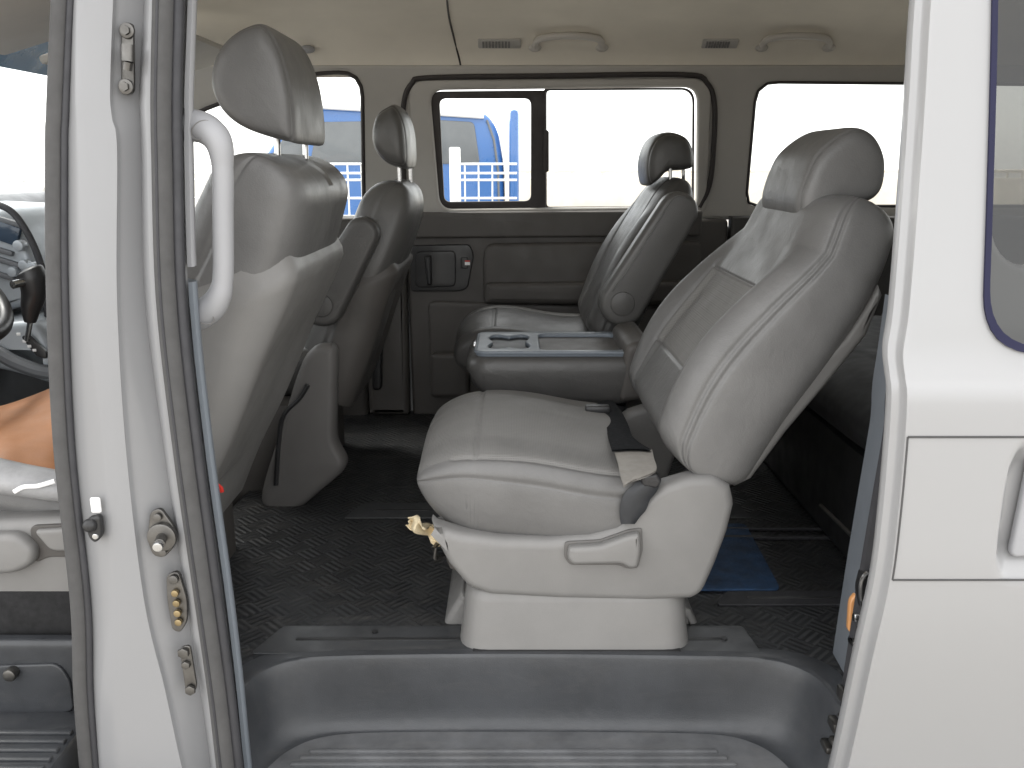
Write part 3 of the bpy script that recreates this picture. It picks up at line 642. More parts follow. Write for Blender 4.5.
# binnacle hood seen as a dark curve
MB().tube(crom([P(a, b, 2.05) for a, b in [(-40, 196), (-8, 203), (12, 212), (28, 234), (40, 262), (46, 290), (48, 320)]], 6, False), .008, 10).build('console_edge', rubber, db)
cs = MB().slab([rpoly([XZ(-60, 205, 2.1), XZ(4, 208, 2.1), XZ(22, 226, 2.1), XZ(38, 262, 2.1), XZ(46, 300, 2.1), XZ(-60, 330, 2.1)], [.01, .03, .05, .05, .03, .01])], .3, .02, Yp(2.08)).build('centre_console', dashl, db)
def cbox(px, py, w_, h_, Y, name, m, par, dpt=.012, rot=0):
    c = P(px, py, Y); M = Matrix.Translation(c) @ Matrix.Rotation(R(rot), 4, 'Y')
    return MB().box(-w_ / 2, w_ / 2, -dpt, .002, -h_ / 2, h_ / 2, .003, M=M).build(name, m, par)
cbox(6, 232, .07, .045, 2.08, 'radio_display', mat('dim_display', (.04, .06, .09), .15), cs, rot=20)
for i, (px, py) in enumerate([(2, 250), (10, 262), (4, 275), (12, 222)]): cbox(px, py, .06, .012, 2.08, 'radio_button', dash, cs, rot=18)
for px, py, r_ in ((23, 245, .013), (17, 271, .012), (37, 268, .016), (28, 264, .012)):
    c = P(px, py, 2.08); MB().cyl((c[0], c[1] - .025, c[2]), c, r_, 18, .004).build('radio_knob', dashl, cs)
gc = MB().slab([rpoly([XZ(-80, 330, 2.0), XZ(40, 318, 2.0), XZ(54, 345, 2.0), XZ(60, 385, 2.0), XZ(20, 372, 2.0), XZ(-80, 352, 2.0)], [.02, .03, .04, .03, .06, .02])], .25, .02, Yp(1.98)).build('shift_console', dashl, db)
MB().tube(crom([P(a, b, 1.97) for a, b in [(-60, 342), (-10, 350), (15, 362), (40, 371), (66, 374)]], 5, False), .017, 10).build('console_edge', dash, db)
gt = MB().slab([rpoly([XZ(22, 336, 1.97), XZ(29, 334, 1.97), XZ(48, 352, 1.97), XZ(48, 359, 1.97), XZ(38, 356, 1.97)], .008)], .01, .002, Yp(1.963)).build('shift_gate', black, db)
m2 = MB()
for px, py in ((19, 334), (25, 341), (30, 346), (35, 350)):
    c = P(px, py, 1.965); m2.box(c[0] - .004, c[0] + .004, c[1] - .004, c[1], c[2] - .003, c[2] + .003, .0005)
m2.build('shift_marks', whitem, db)
gl = MB().tube([P(27, 340, 1.95), P(31, 318, 1.93)], .006, 10).build('gear_lever', chrome, van)
gk = crom([P(a, b, 1.92) for a, b in [(30, 322), (31, 308), (34, 292), (32, 276), (28, 268)]], 6, False)
MB().tube(gk, np.interp(np.linspace(0, 1, len(gk)), [0, .3, .7, .9, 1], [.012, .022, .03, .028, .01]), 16, flat=(1, 1)).build('lever_knob', black, gl)
c = P(23, 283, 1.90); MB().tube([(c[0] - .006, c[1] - .03, c[2]), (c[0] + .006, c[1], c[2] + .003)], .009, 12).build('lever_button', chrome, gl)
# steering wheel
wc_ = Vector((-1.17, 1.70, 1.19)); ax = Vector((.62, 0, .78)).normalized(); u_ = Vector((0, 1, 0)); v_ = ax.cross(u_)
ring = [tuple(wc_ + .185 * (math.cos(t) * u_ + math.sin(t) * v_)) for t in np.linspace(0, 2 * math.pi, 60)[:-1]]
whl = MB().tube(ring, .016, 12, True).build('steering_wheel', black, van)
m2 = MB()
for t in (0.2, math.pi - .2, math.pi * 1.5): m2.tube([tuple(wc_ - ax * .02), tuple(wc_ + .18 * (math.cos(t) * u_ + math.sin(t) * v_))], .013, 8)
m2.ball(tuple(wc_ - ax * .02), .06, .07, .06); m2.build('wheel_spokes', dash, whl)
MB().tube([tuple(wc_ - ax * .03), tuple(wc_ - ax * .35)], .035, 12).build('steering_column', dash, whl)
# sun visors
for y_a, y_b in ((1.42, 2.0), (2.15, 2.75)):
    MB().box(-.20, .10, y_a, y_b, -.01, .01, .008, M=Matrix.Translation((-.90, 0, 1.69)) @ Matrix.Rotation(R(-16), 4, 'Y')).build('sun_visor', pillarm, van)
# front door sill with ribbed step, storage panel above it
fs = MB().box(-1.7, P(86, 700, 1.30)[0], 1.09, 1.33, .36, P(20, 722, 1.29)[2], .012)
ztr = P(20, 722, 1.29)[2]
for k in range(9):
    yy = 1.26 - .022 * k; fs.box(-1.6, -.72, yy - .006, yy + .006, ztr - .003, ztr + .005, .003)
fs.build('front_step', stepm, van, label='ribbed front step below the driver seat')
pz0, pz1 = ztr - .02, XZ(20, 640, 1.33)[1]
fp = MB().slab([rpoly([(-1.7, pz0), (-.655, pz0), (-.665, pz1), (-1.7, pz1)], .02)], .03, .01, Yp(1.325)).build('storage_panel', stepm, van)
MB().slab([rpoly([XZ(-60, 668, 1.32), XZ(58, 664, 1.32), XZ(70, 680, 1.32), XZ(74, 712, 1.32), XZ(-60, 716, 1.32)], .015)], .008, .003, Yp(1.319)).build('storage_lid', stepm, fp)
c = P(11, 674, 1.31); MB().cyl((c[0], c[1] - .008, c[2]), (c[0], c[1] + .01, c[2]), .011, 14, .003).build('lid_screw', steel, fp)
MB().box(-1.7, -.68, 1.36, 1.40, pz1 - .03, .70, .004).build('seat_box', blackint, van)

# =================================================================== SEATS
def side_cover(parent, prof, ya, yb, m=plast, name='side_cover', bev=.012):
    return MB().slab([prof], abs(yb - ya), bev, Yp(min(ya, yb)), res=4).build(name, m, parent, 40)
# ---- near seat of the second row
ns = thing('van_seat', 'grey leather seat nearest the open sliding door, its headrest pushed down onto the backrest', 'seat', (.1, 1.66, FL), 'separate grey leather van seats')
YC = 1.665; HW = .245
sp_b = [XZ(a, b, 1.44) for a, b in [(700, 478), (748, 405), (798, 340), (846, 268), (877, 200)]]
pad('backrest', [leather, fabric], ns, sp_b, YC + .008, 1, HW + .01, .098, .106, bol=lambda s: .056 * math.sin(math.pi * min(1, max(0, (s + .05) / .85))) ** 1.0, bstart=.56, e0=.10, e1=.10, ew0=.06, ew1=.20,
    wf=lambda s: 1 - .12 * sstep(.68, 1, np.array(s)), tf=lambda s: 1 - .22 * s, latseam=(.66,), sseam=((.60, .66, 0), (.25, .66, 0)), sideseam=(.42, .52), sig=.0034, insert=(.66, .25, .60), inner=(.0, .64), NS=150, NT=280)
sp_c = [(.235, .838), (.14, .848), (.03, .868), (-.08, .878), (-.168, .86)]
pad('cushion', [leather, fabric], ns, sp_c, YC, -1, HW + .008, .052, .150, bol=lambda s: .009 * (1 - .9 * sstep(.5, .8, np.array(s))), bstart=.68, nw=4.6, ntk=2.7, e0=.08, e1=.40, e1b=.22, ew0=.04, ew1=.16,
    wf=lambda s: 1.0 - .06 * sstep(.6, 1, np.array(s)), crown=.018, latseam=(.92,), sseam=((.74, .92, 0),), sideseam=(.06,), insert=(.92, .02, .99), inner=(-.99, .84), NS=140, NT=240)
# headrest and its collar
hp_px = [(806, 228), (799, 205), (808, 173), (823, 148), (854, 127), (877, 132), (890, 156), (888, 186), (876, 201), (850, 206), (828, 216)]
hr = pillow('headrest', leather, ns, pxprof(hp_px, 1.535), YC, .136, n=7, seam=.86)
m2 = MB()
for yy in (YC - .06, YC + .06):
    a = XZ(838, 190, YC); b = XZ(852, 235, YC); MB().tube([(a[0], yy, a[1]), (b[0], yy, b[1])], .006, 10).build('headrest_post', chrome, ns)
# plastic back shell
bs = [XZ(a, b, 1.44) for a, b in [(735, 488), (722, 474), (760, 428), (800, 384), (845, 338), (880, 285), (884, 296), (868, 336), (828, 385), (788, 432), (752, 480)]]
side_cover(ns, bs, YC - .225, YC + .225, mat('back_shell_plastic', (.13, .127, .123), .5, var=.06, bump=.25, bscale=700), 'back_shell', .012)
# side covers of the frame with the reclining lever
sc_px = [(431, 522), (436, 527), (460, 534), (500, 539), (550, 540), (590, 536), (618, 527), (634, 513), (648, 498), (664, 486), (690, 478), (715, 477), (731, 487), (735, 504), (728, 533), (716, 565), (704, 592), (694, 600), (650, 602), (560, 600), (490, 596), (468, 588), (448, 564), (436, 541)]
scp = [tuple(q) for q in resample(np.array([XZ(a, b, 1.41) for a, b in sc_px + sc_px[:1]]), 110)[:-1]]
sc = side_cover(ns, scp, 1.408, 1.46, plast, bev=.016)
side_cover(ns, scp, 1.87, 1.915, plast, bev=.016)
MB().box(-.12, .30, 1.462, 1.868, .68, .775, .02).build('seat_pan', plast_d, ns)
lv = [XZ(a, b, 1.40) for a, b in [(568, 545), (600, 543), (628, 533), (639, 531), (640, 548), (637, 565), (629, 566), (620, 561), (572, 562), (567, 556)]]
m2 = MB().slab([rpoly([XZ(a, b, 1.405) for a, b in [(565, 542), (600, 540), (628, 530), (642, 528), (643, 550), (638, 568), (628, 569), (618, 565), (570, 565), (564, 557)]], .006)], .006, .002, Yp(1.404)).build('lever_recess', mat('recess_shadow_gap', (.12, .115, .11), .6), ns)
MB().slab([rpoly(lv, .007)], .022, .008, Yp(1.386), res=4).build('recline_lever', plast, ns)
# base
bA = []
for z, ex, r_ in ((FL + .003, .010, .035), (FL + .03, .006, .035), (FL + .09, 0, .035), (FL + .108, -.004, .035), (FL + .115, -.016, .03)):
    bA.append([(u, v, z) for u, v in rpoly([(-.085 - ex, 1.412 - ex), (.312 + ex, 1.412 - ex), (.312 + ex, 1.90 + ex), (-.085 - ex, 1.90 + ex)], [r_ * 1.5, r_ * 1.5, r_, r_], 6)])
MB().grid(bA, cv=True, caps=True).build('seat_base', plast, ns, 60)
for lst in ([(462, 592), (470, 600), (468, 638), (441, 636), (446, 618)], [(684, 606), (692, 612), (706, 640), (684, 642)]):
    MB().slab([rpoly([XZ(a, b, 1.50) for a, b in lst], .008)], .33, .012, Yp(1.50)).build('base_flange', plast, ns)
MB().box(-.07, .300, 1.397, 1.44, FL + .0005, FL + .005, .002).build('base_foot', black, ns)
# slide bar under the front edge
m2 = MB().tube([P(440, 540, 1.52), P(434, 548, 1.5), P(436, 558, 1.5), P(446, 556, 1.6), P(452, 540, 1.7)], .005, 8); m2.build('slide_bar', steel, ns)
# buckle with webbing on the outer side, second belt on the inner side
MB().slab([rpoly([XZ(a, b, 1.40) for a, b in [(640, 475), (657, 473), (662, 481), (657, 488), (642, 486)]], .005)], .03, .005, Yp(1.395)).build('belt_anchor', mat('dark_satin_metal', (.03, .03, .032), .3, .2), ns)
rows = []
for a, b, c_, e_ in [(640, 482, 660, 484), (634, 486, 657, 491), (626, 493, 650, 500), (621, 503, 646, 510), (620, 514, 640, 517), (621, 524, 635, 524)]:
    rows.append([P(a, b, 1.402), P(a * .7 + c_ * .3, b * .7 + e_ * .3, 1.396), P(a * .3 + c_ * .7, b * .3 + e_ * .7, 1.396), P(c_, e_, 1.402)])
rows = np.array(rows); rows = np.stack([crom(rows[:, k], 5, False) for k in range(4)], 1)
MB().grid(rows).grid(rows + np.array((0, .006, 0))).build('belt_webbing', mat('grey_belt_webbing', (.022, .024, .028), .42, var=.15, scale=60), ns, 80)
def strap(parent, lst, m, name, z0=.90):
    rows = []
    for a, b, c_, e_, dz in lst:
        p = np.array((*G(a, b, z0 + dz), z0 + dz)); q_ = np.array((*G(c_, e_, z0 + dz), z0 + dz)); rows.append([p, p * .66 + q_ * .34 + np.array((0, 0, .002)), p * .34 + q_ * .66 + np.array((0, 0, .002)), q_])
    rows = np.array(rows); rows = np.stack([crom(rows[:, k], 5, False) for k in range(4)], 1)
    return MB().grid(rows).grid(rows - np.array((0, 0, .003))).build(name, m, parent, 80)
strap(ns, [(596, 404, 612, 400, .0), (602, 413, 620, 409, .004), (606, 424, 628, 424, .006), (608, 436, 634, 438, .008), (612, 450, 652, 450, .010)], webbing, 'seat_belt', .905)
strap(ns, [(614, 451, 652, 449, .004), (618, 462, 654, 458, .004), (620, 474, 656, 470, .004), (624, 486, 640, 478, .002)], mat('pale_belt_webbing', (.24, .225, .205), .6, var=.1, scale=40), 'seat_belt', .905)
c = (*G(600, 407, .92), .92); MB().box(c[0] - .03, c[0] + .02, c[1] - .012, c[1] + .012, c[2] - .012, c[2] + .004, .005).build('buckle', black, ns)

# ---- folded middle seat used as a console
cn = thing('folding_console', 'folded down middle seat back serving as grey console with cup holders and tray', 'console', (.1, 2.08, FL))
cy0, cy1 = 1.95, 2.22; zt_ = XZ(480, 357, 1.95)[1]; x0 = XZ(467, 365, 1.95)[0]; x1 = XZ(634, 360, 1.95)[0]
cA = []
for z, e in ((.862, -.02), (.868, -.006), (.885, 0), (.94, .004), (zt_ - .02, .003), (zt_ - .008, -.003), (zt_ - .002, -.010)):
    cA.append([(u, v, z + .05 * max(0, min(1, (x0 + .06 - u) / .06)) * (z < .9)) for u, v in rpoly([(x0 - e, cy0 - e), (x1 + e, cy0 - e), (x1 + e, cy1 + e), (x0 - e, cy1 + e)], [.06, .02, .02, .06], 8)])
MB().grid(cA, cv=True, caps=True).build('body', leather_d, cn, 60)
def top_at(px, py): return G(px, py, zt_)
def oval(cx, cy, rx, ry, n=24): return [(cx + rx * math.cos(t), cy + ry * math.sin(t)) for t in np.linspace(0, 2 * math.pi, n, endpoint=False)]
tray_o = rpoly([(x0 + .018, cy0 + .012), (x1 - .004, cy0 + .012), (x1 - .004, cy1 - .012), (x0 + .018, cy1 - .012)], [.03, .012, .012, .03])
cupc = (x0 + .095, (cy0 + cy1) / 2)
cup = []
for t in np.linspace(0, 2 * math.pi, 72, endpoint=False):
    r_ = 1 - .22 * math.cos(4 * t); cup.append((cupc[0] + .050 * r_ * math.cos(t), cupc[1] + .088 * r_ * math.sin(t)))
tr_h = rpoly([(x0 + .168, cy0 + .035), (x1 - .022, cy0 + .035), (x1 - .022, cy1 - .035), (x0 + .168, cy1 - .035)], .02)
MB().slab([tray_o, cup, tr_h], .014, .005, Zp(zt_ - .004)).build('tray_top', consolet, cn)
m2 = MB(); m2.grid([[(u, v, z) for u, v in lp] for lp, z in ((cup, zt_ + .003), (cup, zt_ - .001))], cv=True)
m2.box(cupc[0] - .055, cupc[0] + .055, cupc[1] - .095, cupc[1] + .095, zt_ - .0015, zt_ - .0005, 0)
m2.build('cup_holder', mat('cup_well', (.03, .032, .035), .5), cn)
MB().box(x0 + .165, x1 - .02, cy0 + .033, cy1 - .033, zt_ - .0015, zt_ + .0002, 0).build('tray_well', plast_d, cn)
MB().tube([(u, v, zt_ + .0065) for u, v in tray_o], .0035, 8, True).build('tray_rim', consolet, cn)
mt = MB(); c = P(478, 341, 2.1); mt.box(c[0] - .012, c[0] + .012, c[1] - .03, c[1] + .03, zt_ - .004, zt_ + .006, .003); mt.build('release_catch', chrome, cn)
MB().box(x0 + .09, x1 + .0, cy0 + .02, cy1 - .02, FL, .865, .03).build('support', black, cn)
MB().slab([rpoly([XZ(618, 405, 1.94), XZ(626, 345, 1.94), XZ(652, 340, 1.94), XZ(660, 400, 1.94)], .02)], .27, .015, Yp(1.945)).build('hinge_block', plast_d, cn)

# ---- far seat of the second row
fsx = thing('van_seat', 'grey leather seat beside the far sliding door, armrest raised along its back', 'seat', (.1, 2.5, FL), 'separate grey leather van seats')
YF = 2.53; HF = .225
sp_b = [XZ(a, b, 2.34) for a, b in [(604, 345), (622, 310), (648, 255), (670, 215), (690, 180)]]
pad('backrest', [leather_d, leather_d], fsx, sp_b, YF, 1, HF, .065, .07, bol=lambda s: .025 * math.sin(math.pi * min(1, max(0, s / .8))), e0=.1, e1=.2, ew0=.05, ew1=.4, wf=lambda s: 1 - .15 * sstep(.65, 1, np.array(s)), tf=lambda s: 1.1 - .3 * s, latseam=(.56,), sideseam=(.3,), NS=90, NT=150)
sp_c = [(.24, .875), (.12, .88), (0, .90), (-.09, .905), (-.155, .885)]
pad('cushion', [leather_d, fabric], fsx, sp_c, YF, -1, HF + .01, .07, .11, bol=.02, bstart=.6, e0=.08, e1=.4, ew0=.04, ew1=.22, crown=.02, latseam=(.7,), sseam=((.74, .70, 0),), NS=80, NT=140)
hp2 = [(650, 186), (647, 166), (651, 147), (660, 135), (674, 131), (690, 137), (697, 151), (697, 166), (688, 170), (670, 172), (660, 181)]
pillow('headrest', leather_d, fsx, pxprof(hp2, 2.42), YF + .01, .115, seam=.8, NY=40)
m2 = MB()
for yy, px in ((2.44, 670), (2.54, 683)):
    if True:
        a = XZ(px, 160, yy); b = XZ(px + 1, 192, yy); MB().tube([(a[0] + .0, yy, a[1]), (b[0], yy, b[1])], .005, 8).build('headrest_post', chrome, fsx)
def armrest(parent, c0, c1, r0, r1, ya, yb, m, disc=True, name='armrest'):
    a = Vector((c0[0], c0[1])); b = Vector((c1[0], c1[1])); d_ = (b - a).normalized(); n_ = Vector((-d_.y, d_.x)); pts = []
    for t in np.linspace(-90, 90, 12): pts.append(tuple(b + r1 * (d_ * math.cos(R(t)) + n_ * math.sin(R(t)))))
    for t in np.linspace(90, 270, 14): pts.append(tuple(a + r0 * (d_ * math.cos(R(t)) + n_ * math.sin(R(t)))))
    o = MB().slab([pts], yb - ya, .016, Yp(ya), res=4).build(name, m, parent, 50)
    if disc:
        m2 = MB().cyl((a.x, ya - .004, a.y), (a.x, ya + .01, a.y), r0 * .52, 26, .003); m2.build('pivot_cap', m, o)
    return o
ar = armrest(fsx, XZ(622, 303, 2.24), XZ(678, 212, 2.24), .060, .050, 2.225, 2.285, mat('armrest_leather', (.088, .086, .083), .38, var=.09, scale=7, bump=.22, bscale=420, bkind='voronoi'))
MB().tube([(p[0], 2.223, p[1]) for p in crom([XZ(a, b, 2.24) for a, b in [(612, 290), (630, 265), (655, 225), (672, 198), (684, 197)]], 6, False)], .0018, 6).build('piping', leather, ar)
MB().box(.0, .28, 2.33, 2.72, FL, .80, .03).build('seat_base', plast_d, fsx)

# ---- driver seat
ds = thing('driving_seat', 'grey leather driver seat behind the door pillar, headrest raised on two posts', 'seat', (-.62, 1.66, .44), 'separate grey leather van seats')
YD_ = 1.66
sp_b = [XZ(a, b, 1.46) for a, b in [(112, 545), (134, 490), (168, 420), (200, 340), (237, 255), (264, 156)]]
pad('backrest', [leather, leather], ds, sp_b, YD_ + .008, 1, .252, .095, .108, bol=lambda s: .04 * math.sin(math.pi * s), bstart=.5, nw=6, ntk=4.2, e0=.08, e1=.085, ew0=.05, ew1=.10, wf=lambda s: 1 - .05 * sstep(.55, 1, np.array(s)), tf=lambda s: 1 - .22 * s, sideseam=(.3,), latseam=(.56,), NS=120, NT=220)
# hard back panel of the driver seat, following its pad
def back_panel(parent, sp, yc, hw, t0, t1, sa, sb, m, name='back_panel', wrap=.13):
    q = resample(crom(sp, 12, False), 60); tg = np.gradient(q, axis=0); tg /= np.linalg.norm(tg, axis=1)[:, None]; nn = np.stack([tg[:, 1], -tg[:, 0]], 1)
    k0, k1 = int(sa * 59), int(sb * 59); rows_ = []; kk_ = np.arange(60)
    sec_ = [(-1.0, wrap), (-1.0, wrap * .75), (-1.0, .075)] + [(-(1 - .22 * (1 - math.sin(t)) ), .075 * (1 - math.cos(math.pi / 2 - t)) ) for t in np.linspace(math.pi / 2 - .1, .0, 0)] + [(-(.78 + .22 * math.cos(t)), .075 * (1 - math.sin(t))) for t in np.linspace(.1, math.pi / 2, 10)] + [(v, 0) for v in np.linspace(-.74, 0, 18)]
    sec_ = sec_ + [(-a, b) for a, b in sec_[::-1][1:]]
    for k in range(k0, k1 + 1):
        s_ = (k - k0) / (k1 - k0); row = []
        sink = .03 * sstep(.94, 1, np.array(s_))
        for v, fwd in sec_:
            kf = max(0, k - 11 * (fwd / wrap) * s_); C_ = lambda arr: float(np.interp(kf, kk_, arr))
            t = t0 + (t1 - t0) * s_ - fwd - sink
            t -= .012 * (1 - sstep(.35, .80, np.array(abs(v)))) * sstep(.02, .2, np.array(s_)) * (1 - sstep(.62, .92, np.array(s_ + .10 * abs(v))))
            row.append((C_(q[:, 0]) + C_(nn[:, 0]) * t, yc + (hw - sink * .3) * v, C_(q[:, 1]) + C_(nn[:, 1]) * t))
        rows_.append(row)
    return MB().grid(rows_).build(name, m, parent, 80)
back_panel(ds, sp_b, YD_ + .008, .2585, .119, .104, -.0, .84, plast)
# stitched seam over the leather of the backrest top
hp3 = [(262, 22), (279, 48), (290, 88), (294, 138), (282, 141), (243, 129), (220, 112), (208, 88), (209, 62), (221, 40), (241, 25)]
pillow('headrest', leather, ds, pxprof(hp3, 1.53), YD_ + .008, .146, n=8, seam=.88)
def posts(parent, lst, y_list, r=.0055):
    for (px, pa, pb), yy in zip(lst, y_list):
        a = P(px, pa, yy); b = P(px + 1, pb, yy); MB().tube([a, b], r, 10).build('headrest_post', chrome, parent)
posts(ds, [(277, 132, 172), (305, 130, 172)], (1.60, 1.74))
m2 = MB()
for px, yy in ((277, 1.60), (305, 1.74)):
    c = P(px, 163, yy); MB().ball((c[0], c[1], c[2] - .003), .02, .02, .008).build('post_collar', plast_d, ds)
# cushion with worn bolster
sp_c = [(-.60, .76), (-.75, .79), (-.90, .82), (-1.02, .83), (-1.08, .82)]
pad('cushion', [leather, leather], ds, sp_c, YD_, -1, .255, .07, .085, bol=.02, bstart=.6, e0=.08, e1=.3, ew0=.04, ew1=.2, latseam=(.7,), sideseam=(.1,), NS=80, NT=160)
MB().tube(crom([P(a, b, 1.40) for a, b in [(-80, 440), (-20, 470), (10, 478), (45, 484), (72, 488), (100, 492)]], 6, False), np.linspace(.04, .03, 31), 14, flat=(.75, 1)).build('bolster', tornm, ds, 80, label='worn silver grey bolster with torn piping')
MB().tube(crom([P(a, b, 1.365) for a, b in [(14, 492), (24, 487), (38, 486), (55, 481)]], 6, False), .004, 8, flat=(1, .5)).build('torn_piping', whitem, ds)
dc = [tuple(q) for q in resample(np.array([XZ(a, b, 1.37) for a, b in [(-150, 505), (0, 520), (70, 517), (110, 512), (130, 540), (120, 590), (95, 612), (60, 613), (0, 617), (-150, 620), (-150, 505)]]), 90)[:-1]]
side_cover(ds, dc, 1.362, 1.43, plast, bev=.018)
MB().slab([rpoly([XZ(a, b, 1.35) for a, b in [(-60, 535), (20, 532), (38, 548), (36, 562), (18, 572), (-60, 575)]], .02)], .03, .012, Yp(1.338), res=4).build('height_lever', plast, ds)
MB().slab([rpoly([XZ(a, b, 1.35) for a, b in [(32, 531), (84, 528), (84, 552), (50, 552)]], .012)], .02, .006, Yp(1.35), res=4).build('recline_lever', plast, ds)
MB().slab([rpoly([XZ(a, b, 1.355) for a, b in [(28, 527), (90, 524), (90, 558), (46, 558), (34, 565)]], .012)], .01, .002, Yp(1.3585)).build('lever_recess', plast_d, ds)
MB().box(-1.05, -.62, 1.46, 1.86, .44, .80, .03).build('seat_base', plast_d, ds)
MB().tube([P(215, 483, 1.48), P(221, 488, 1.48), P(222, 492, 1.48)], .004, 6).build('tab', redm, ds)
# orange cover lying on the driver cushion
rows = []
for a, b, a2, b2 in [(-60, 425, -60, 476), (-30, 412, -30, 472), (0, 406, 0, 463), (25, 398, 25, 468), (50, 388, 50, 474), (66, 381, 66, 480), (90, 374, 90, 484)]:
    p = np.array(P(a, b, 1.78)); q_ = np.array(P(a2, b2, 1.42)); rows.append([p * (1 - t) + q_ * t + np.array((0, 0, .018 * math.sin(math.pi * t) + .002 * math.sin(9 * t + a))) for t in np.linspace(0, 1, 18)])
rows = np.array(rows); rows = np.stack([resample(crom(rows[:, k], 6, False), 36) for k in range(18)], 1)
oc = MB().grid(rows); oc.grid(rows - np.array((0, 0, .008))); oc = oc.build('seat_cover', orange, None, 80)
tag(oc, 'orange tan leather cover lying on the driver seat cushion', 'seat cover')

# ---- front passenger seat
ps = thing('front_seat', 'grey front passenger seat with folded up armrest, in front of the far sliding door', 'seat', (-.5, 2.4, .44), 'separate grey leather van seats')
YPS = 2.47
sp_b = [XZ(a, b, 2.28) for a, b in [(322, 395), (340, 350), (362, 285), (382, 235), (398, 183)]]
leather_m = mat('mid_grey_leather', (.088, .086, .083), .38, var=.09, scale=7, bump=.22, bscale=420, bkind='voronoi')
pad('backrest', [leather_m, leather_m], ps, sp_b, YPS, 1, .215, .08, .075, bol=.03, e0=.08, e1=.17, ew0=.05, ew1=.35, wf=lambda s: 1 - .16 * sstep(.6, 1, np.array(s)), tf=lambda s: 1 - .2 * s, sideseam=(.3,), NS=80, NT=150)
back_panel(ps, sp_b, YPS, .222, .084, .072, 0, .70, plast_d, wrap=.1)
hp4 = [(393, 103), (402, 118), (406, 138), (406, 166), (396, 168), (382, 162), (371, 148), (369, 130), (374, 113), (384, 105)]
pillow('headrest', leather_m, ps, pxprof(hp4, 2.34), YPS + .02, .15, seam=.8, NY=40)
posts(ps, [(399, 160, 188), (410, 160, 188)], (2.42, 2.53), .005)
armrest(ps, XZ(322, 305, 2.2), XZ(362, 234, 2.2), .056, .042, 2.19, 2.255, leather_d)
pb = [XZ(a, b, 2.10) for a, b in [(298, 372), (310, 350), (325, 345), (336, 352), (336, 400), (336, 440), (346, 466), (322, 490), (292, 512), (266, 508), (262, 490), (280, 430)]]
side_cover(ps, [tuple(q) for q in resample(crom(pb, 8), 90)], 2.09, 2.15, mat('seat_side_plastic', (.115, .11, .106), .5, var=.06), bev=.02)
MB().tube(crom([P(a, b, 2.07) for a, b in [(276, 485), (279, 440), (284, 415), (300, 398), (308, 385)]], 6, False), .006, 6).build('belt_cable', black, ps)
MB().box(-1.0, -.52, 2.2, 2.64, .44, .80, .03).build('seat_base', plast_d, ps)
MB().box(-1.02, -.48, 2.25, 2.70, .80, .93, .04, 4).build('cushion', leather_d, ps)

# ---- rear bench behind the near seat
benchm = mat('dark_bench_cloth', (.022, .022, .023), .8, var=.15, scale=12)
rb = thing('bench_seat', 'dark grey rear bench seat half hidden behind the near seat', 'seat', (.95, 2.1, FL))
pad('cushion', [benchm, benchm], rb, [(1.22, .90), (1.05, .90), (.85, .915), (.68, .89)], 2.12, -1, .62, .06, .10, bol=.01, bstart=.6, e0=.08, e1=.3, ew1=.1, NS=50, NT=120)
pad('backrest', [benchm, benchm], rb, [(1.16, .86), (1.24, 1.02), (1.32, 1.18), (1.36, 1.26)], 2.12, 1, .62, .07, .06, bol=.01, bstart=.6, e0=.1, e1=.2, ew1=.1, NS=50, NT=120)
MB().box(.72, 1.2, 1.54, 2.70, FL, .82, .03).build('seat_base', black, rb)
MB().tube([P(820, 505, 1.6), P(838, 522, 1.55), P(853, 537, 1.5)], .004, 8).build('frame_tube', steel, rb)

# ---- loose things on the floor
bx = [G(a, b, FL) for a, b in [(690, 592), (805, 590), (790, 526), (715, 526)]]
bmat = MB().slab([rpoly([(.32, bx[0][1]), (.545, bx[0][1]), (.56, bx[2][1]), (.32, bx[2][1])], .02)], .006, .002, Zp(FL + .001)).build('floor_mat', bluec, None)
tag(bmat, 'blue floor mat lying behind the base of the near seat', 'mat')
rows = []
cn_ = np.array(P(423, 528, 1.50))
for i in range(26):
    row = []
    for j in range(26):
        u, v = (i - 12.5) / 12.5, (j - 12.5) / 12.5
        a = cn_ + np.array((.030 * u + .012 * v * (v > 0), .02 * v, .020 * v * -1 - .012 * max(0, v) - .006 * u))
        a = a + np.array((.004 * math.sin(5 * v + 2 * u), .012 * math.sin(4.2 * u + 2.5 * v) + .007 * math.sin(9 * u - 5 * v), .006 * math.sin(3.5 * u - 4 * v)))
        row.append(a)
    rows.append(row)
mk = np.ones((25, 25), bool)
for i in range(25):
    for j in range(25):
        u, v = (i - 12) / 12.5, (j - 12) / 12.5
        if abs(u - .25 * v) ** 2.2 + (abs(v) * .9) ** 2.2 > .86 + .12 * math.sin(7 * u + 5 * v) or (v > .15 and u < -.3 + .5 * v): mk[i, j] = False
cp_ = MB().grid(rows, mask=mk).build('crumpled_paper', tissue, None, 40)
mod = cp_.modifiers.new('thick', 'SOLIDIFY'); mod.thickness = .0015
tag(cp_, 'crumpled cream paper scrap stuck under the front of the near seat', 'paper scrap')

# =================================================================== OUTSIDE THE VAN
gr = MB().add([(-300, -300, 0), (300, -300, 0), (300, 300, 0), (-300, 300, 0)], [[0, 1, 2, 3]]).build('ground', concrete, None, 0); tag(gr, None, None, kind='structure')
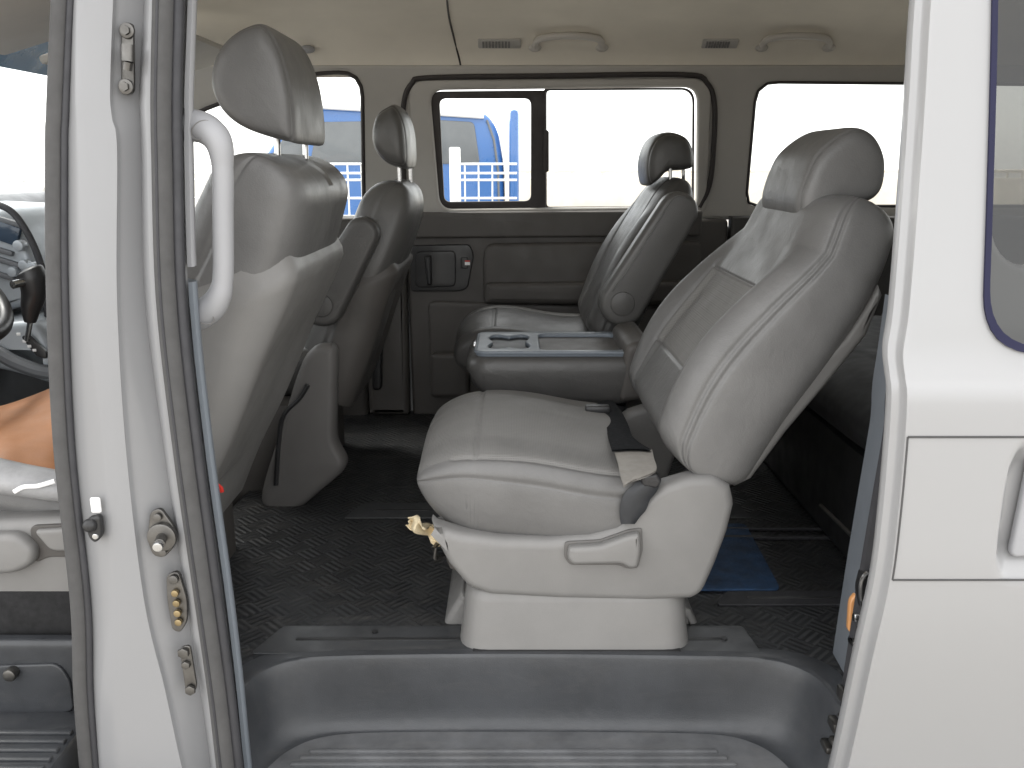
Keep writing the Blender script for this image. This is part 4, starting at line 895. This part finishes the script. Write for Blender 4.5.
# blue truck beyond the far windows
TY = 7.6
tk = thing('blue_truck', 'blue truck parked beyond the white wire fence', 'truck', (-1.3, 8.5, 0))
def tz(px, py): return XZ(px, py, TY)
cabp = rpoly([tz(262, 158), tz(290, 118), tz(320, 104), tz(486, 112), tz(497, 128), tz(503, 165), tz(507, 330), tz(225, 330), tz(235, 200)], [.2, .15, .1, .15, .1, .1, .05, .05, .2])
MB().slab([cabp], 1.9, .06, Yp(TY)).build('cab', bluep, tk)
wn = rpoly([tz(318, 122), tz(440, 120), tz(474, 122), tz(480, 164), tz(310, 164)], .04)
MB().slab([wn], .02, .008, Yp(TY - .012)).build('side_window', greyg, tk)
wn2 = rpoly([tz(268, 160), tz(294, 124), tz(310, 122), tz(302, 164)], .04)
MB().slab([wn2], .02, .008, Yp(TY - .012)).build('side_window', greyg, tk)
MB().tube([(*tz(320, 106)[:1], TY - .02, tz(320, 106)[1]), (tz(440, 112)[0], TY - .02, tz(440, 113)[1]), (tz(484, 114)[0], TY - .02, tz(484, 116)[1])], .025, 8).build('roof_gutter', whitem, tk)
MB().tube([(tz(a, b)[0], TY - .005, tz(a, b)[1]) for a, b in ((487, 120), (494, 140), (498, 170), (500, 240))], .01, 6).build('door_seam', greyg, tk)
MB().box(tz(509, 0)[0], tz(517, 0)[0] + .02, TY - .05, TY + 2.0, .9, tz(509, 109)[1], .04).build('load_box', bluep, tk)
MB().box(tz(250, 0)[0], tz(517, 0)[0], TY + .1, TY + 1.8, .45, .7, .03).build('chassis', black, tk)
for px in (285, 470):
    c = tz(px, 0)[0]
    for yy in (TY + .05, TY + 1.6):
        wt = MB().cyl((c, yy, .45), (c, yy + .25, .45), .45, 32, .05).build('wheel', rubber, tk)
        MB().cyl((c, yy - .01, .45), (c, yy + .02, .45), .24, 24, .01).build('rim', steel, wt)
# white wire fence panels with posts
FY = 5.6; ft = XZ(470, 164, FY)[1]
fgap = 2.0; xs0 = XZ(455, 165, FY)[0] - fgap
for k in range(-1, 2):
    x = xs0 + k * fgap + (.75 if k < 0 else 0)
    t = thing('fence_panel', ['leftmost white wire fence panel, seen behind the driver headrest', 'white wire fence panel in front of the blue truck cab', 'white wire fence panel seen in the small sliding window'][k + 1], 'fence', (x, FY, 0), 'white wire fence panels')
    m2 = MB(); x2 = xs0 + (k + 1) * fgap - .08 if k < 1 else XZ(517, 165, FY)[0]
    for xx in np.arange(x + .06, x2, .085): m2.tube([(xx, FY, .05), (xx, FY, ft)], .006, 6)
    for zz2 in list(np.arange(.1, ft - .05, .11)) + [ft, ft - .055]: m2.tube([(x + .03, FY - .012, zz2), (x2, FY - .012, zz2)], .007, 6)
    m2.build('wire_mesh', whitem, t)
    MB().cyl((x, FY, 0), (x, FY, ft + .1), .035, 14, .01).build('post', whitem, t)
# pale wall far behind
wl = MB().box(-2, 24, 24, 24.3, 0, XZ(850, 178, 24)[1], .02)
wl = wl.build('boundary_wall', wallm, None); tag(wl, 'long pale boundary wall across the yard behind the van', 'wall')
m2 = MB(); zt2 = XZ(850, 178, 24)[1]; zt3 = XZ(850, 171, 24)[1]
for xx in np.arange(-2, 24, .4): m2.tube([(xx, 24.1, zt2), (xx, 24.1, zt3)], .03, 6)
m2.tube([(-2, 24.1, zt3), (24, 24.1, zt3)], .04, 6)
rl = m2.build('railing', wallm, None); tag(rl, 'pale railing along the top of the boundary wall', 'railing')
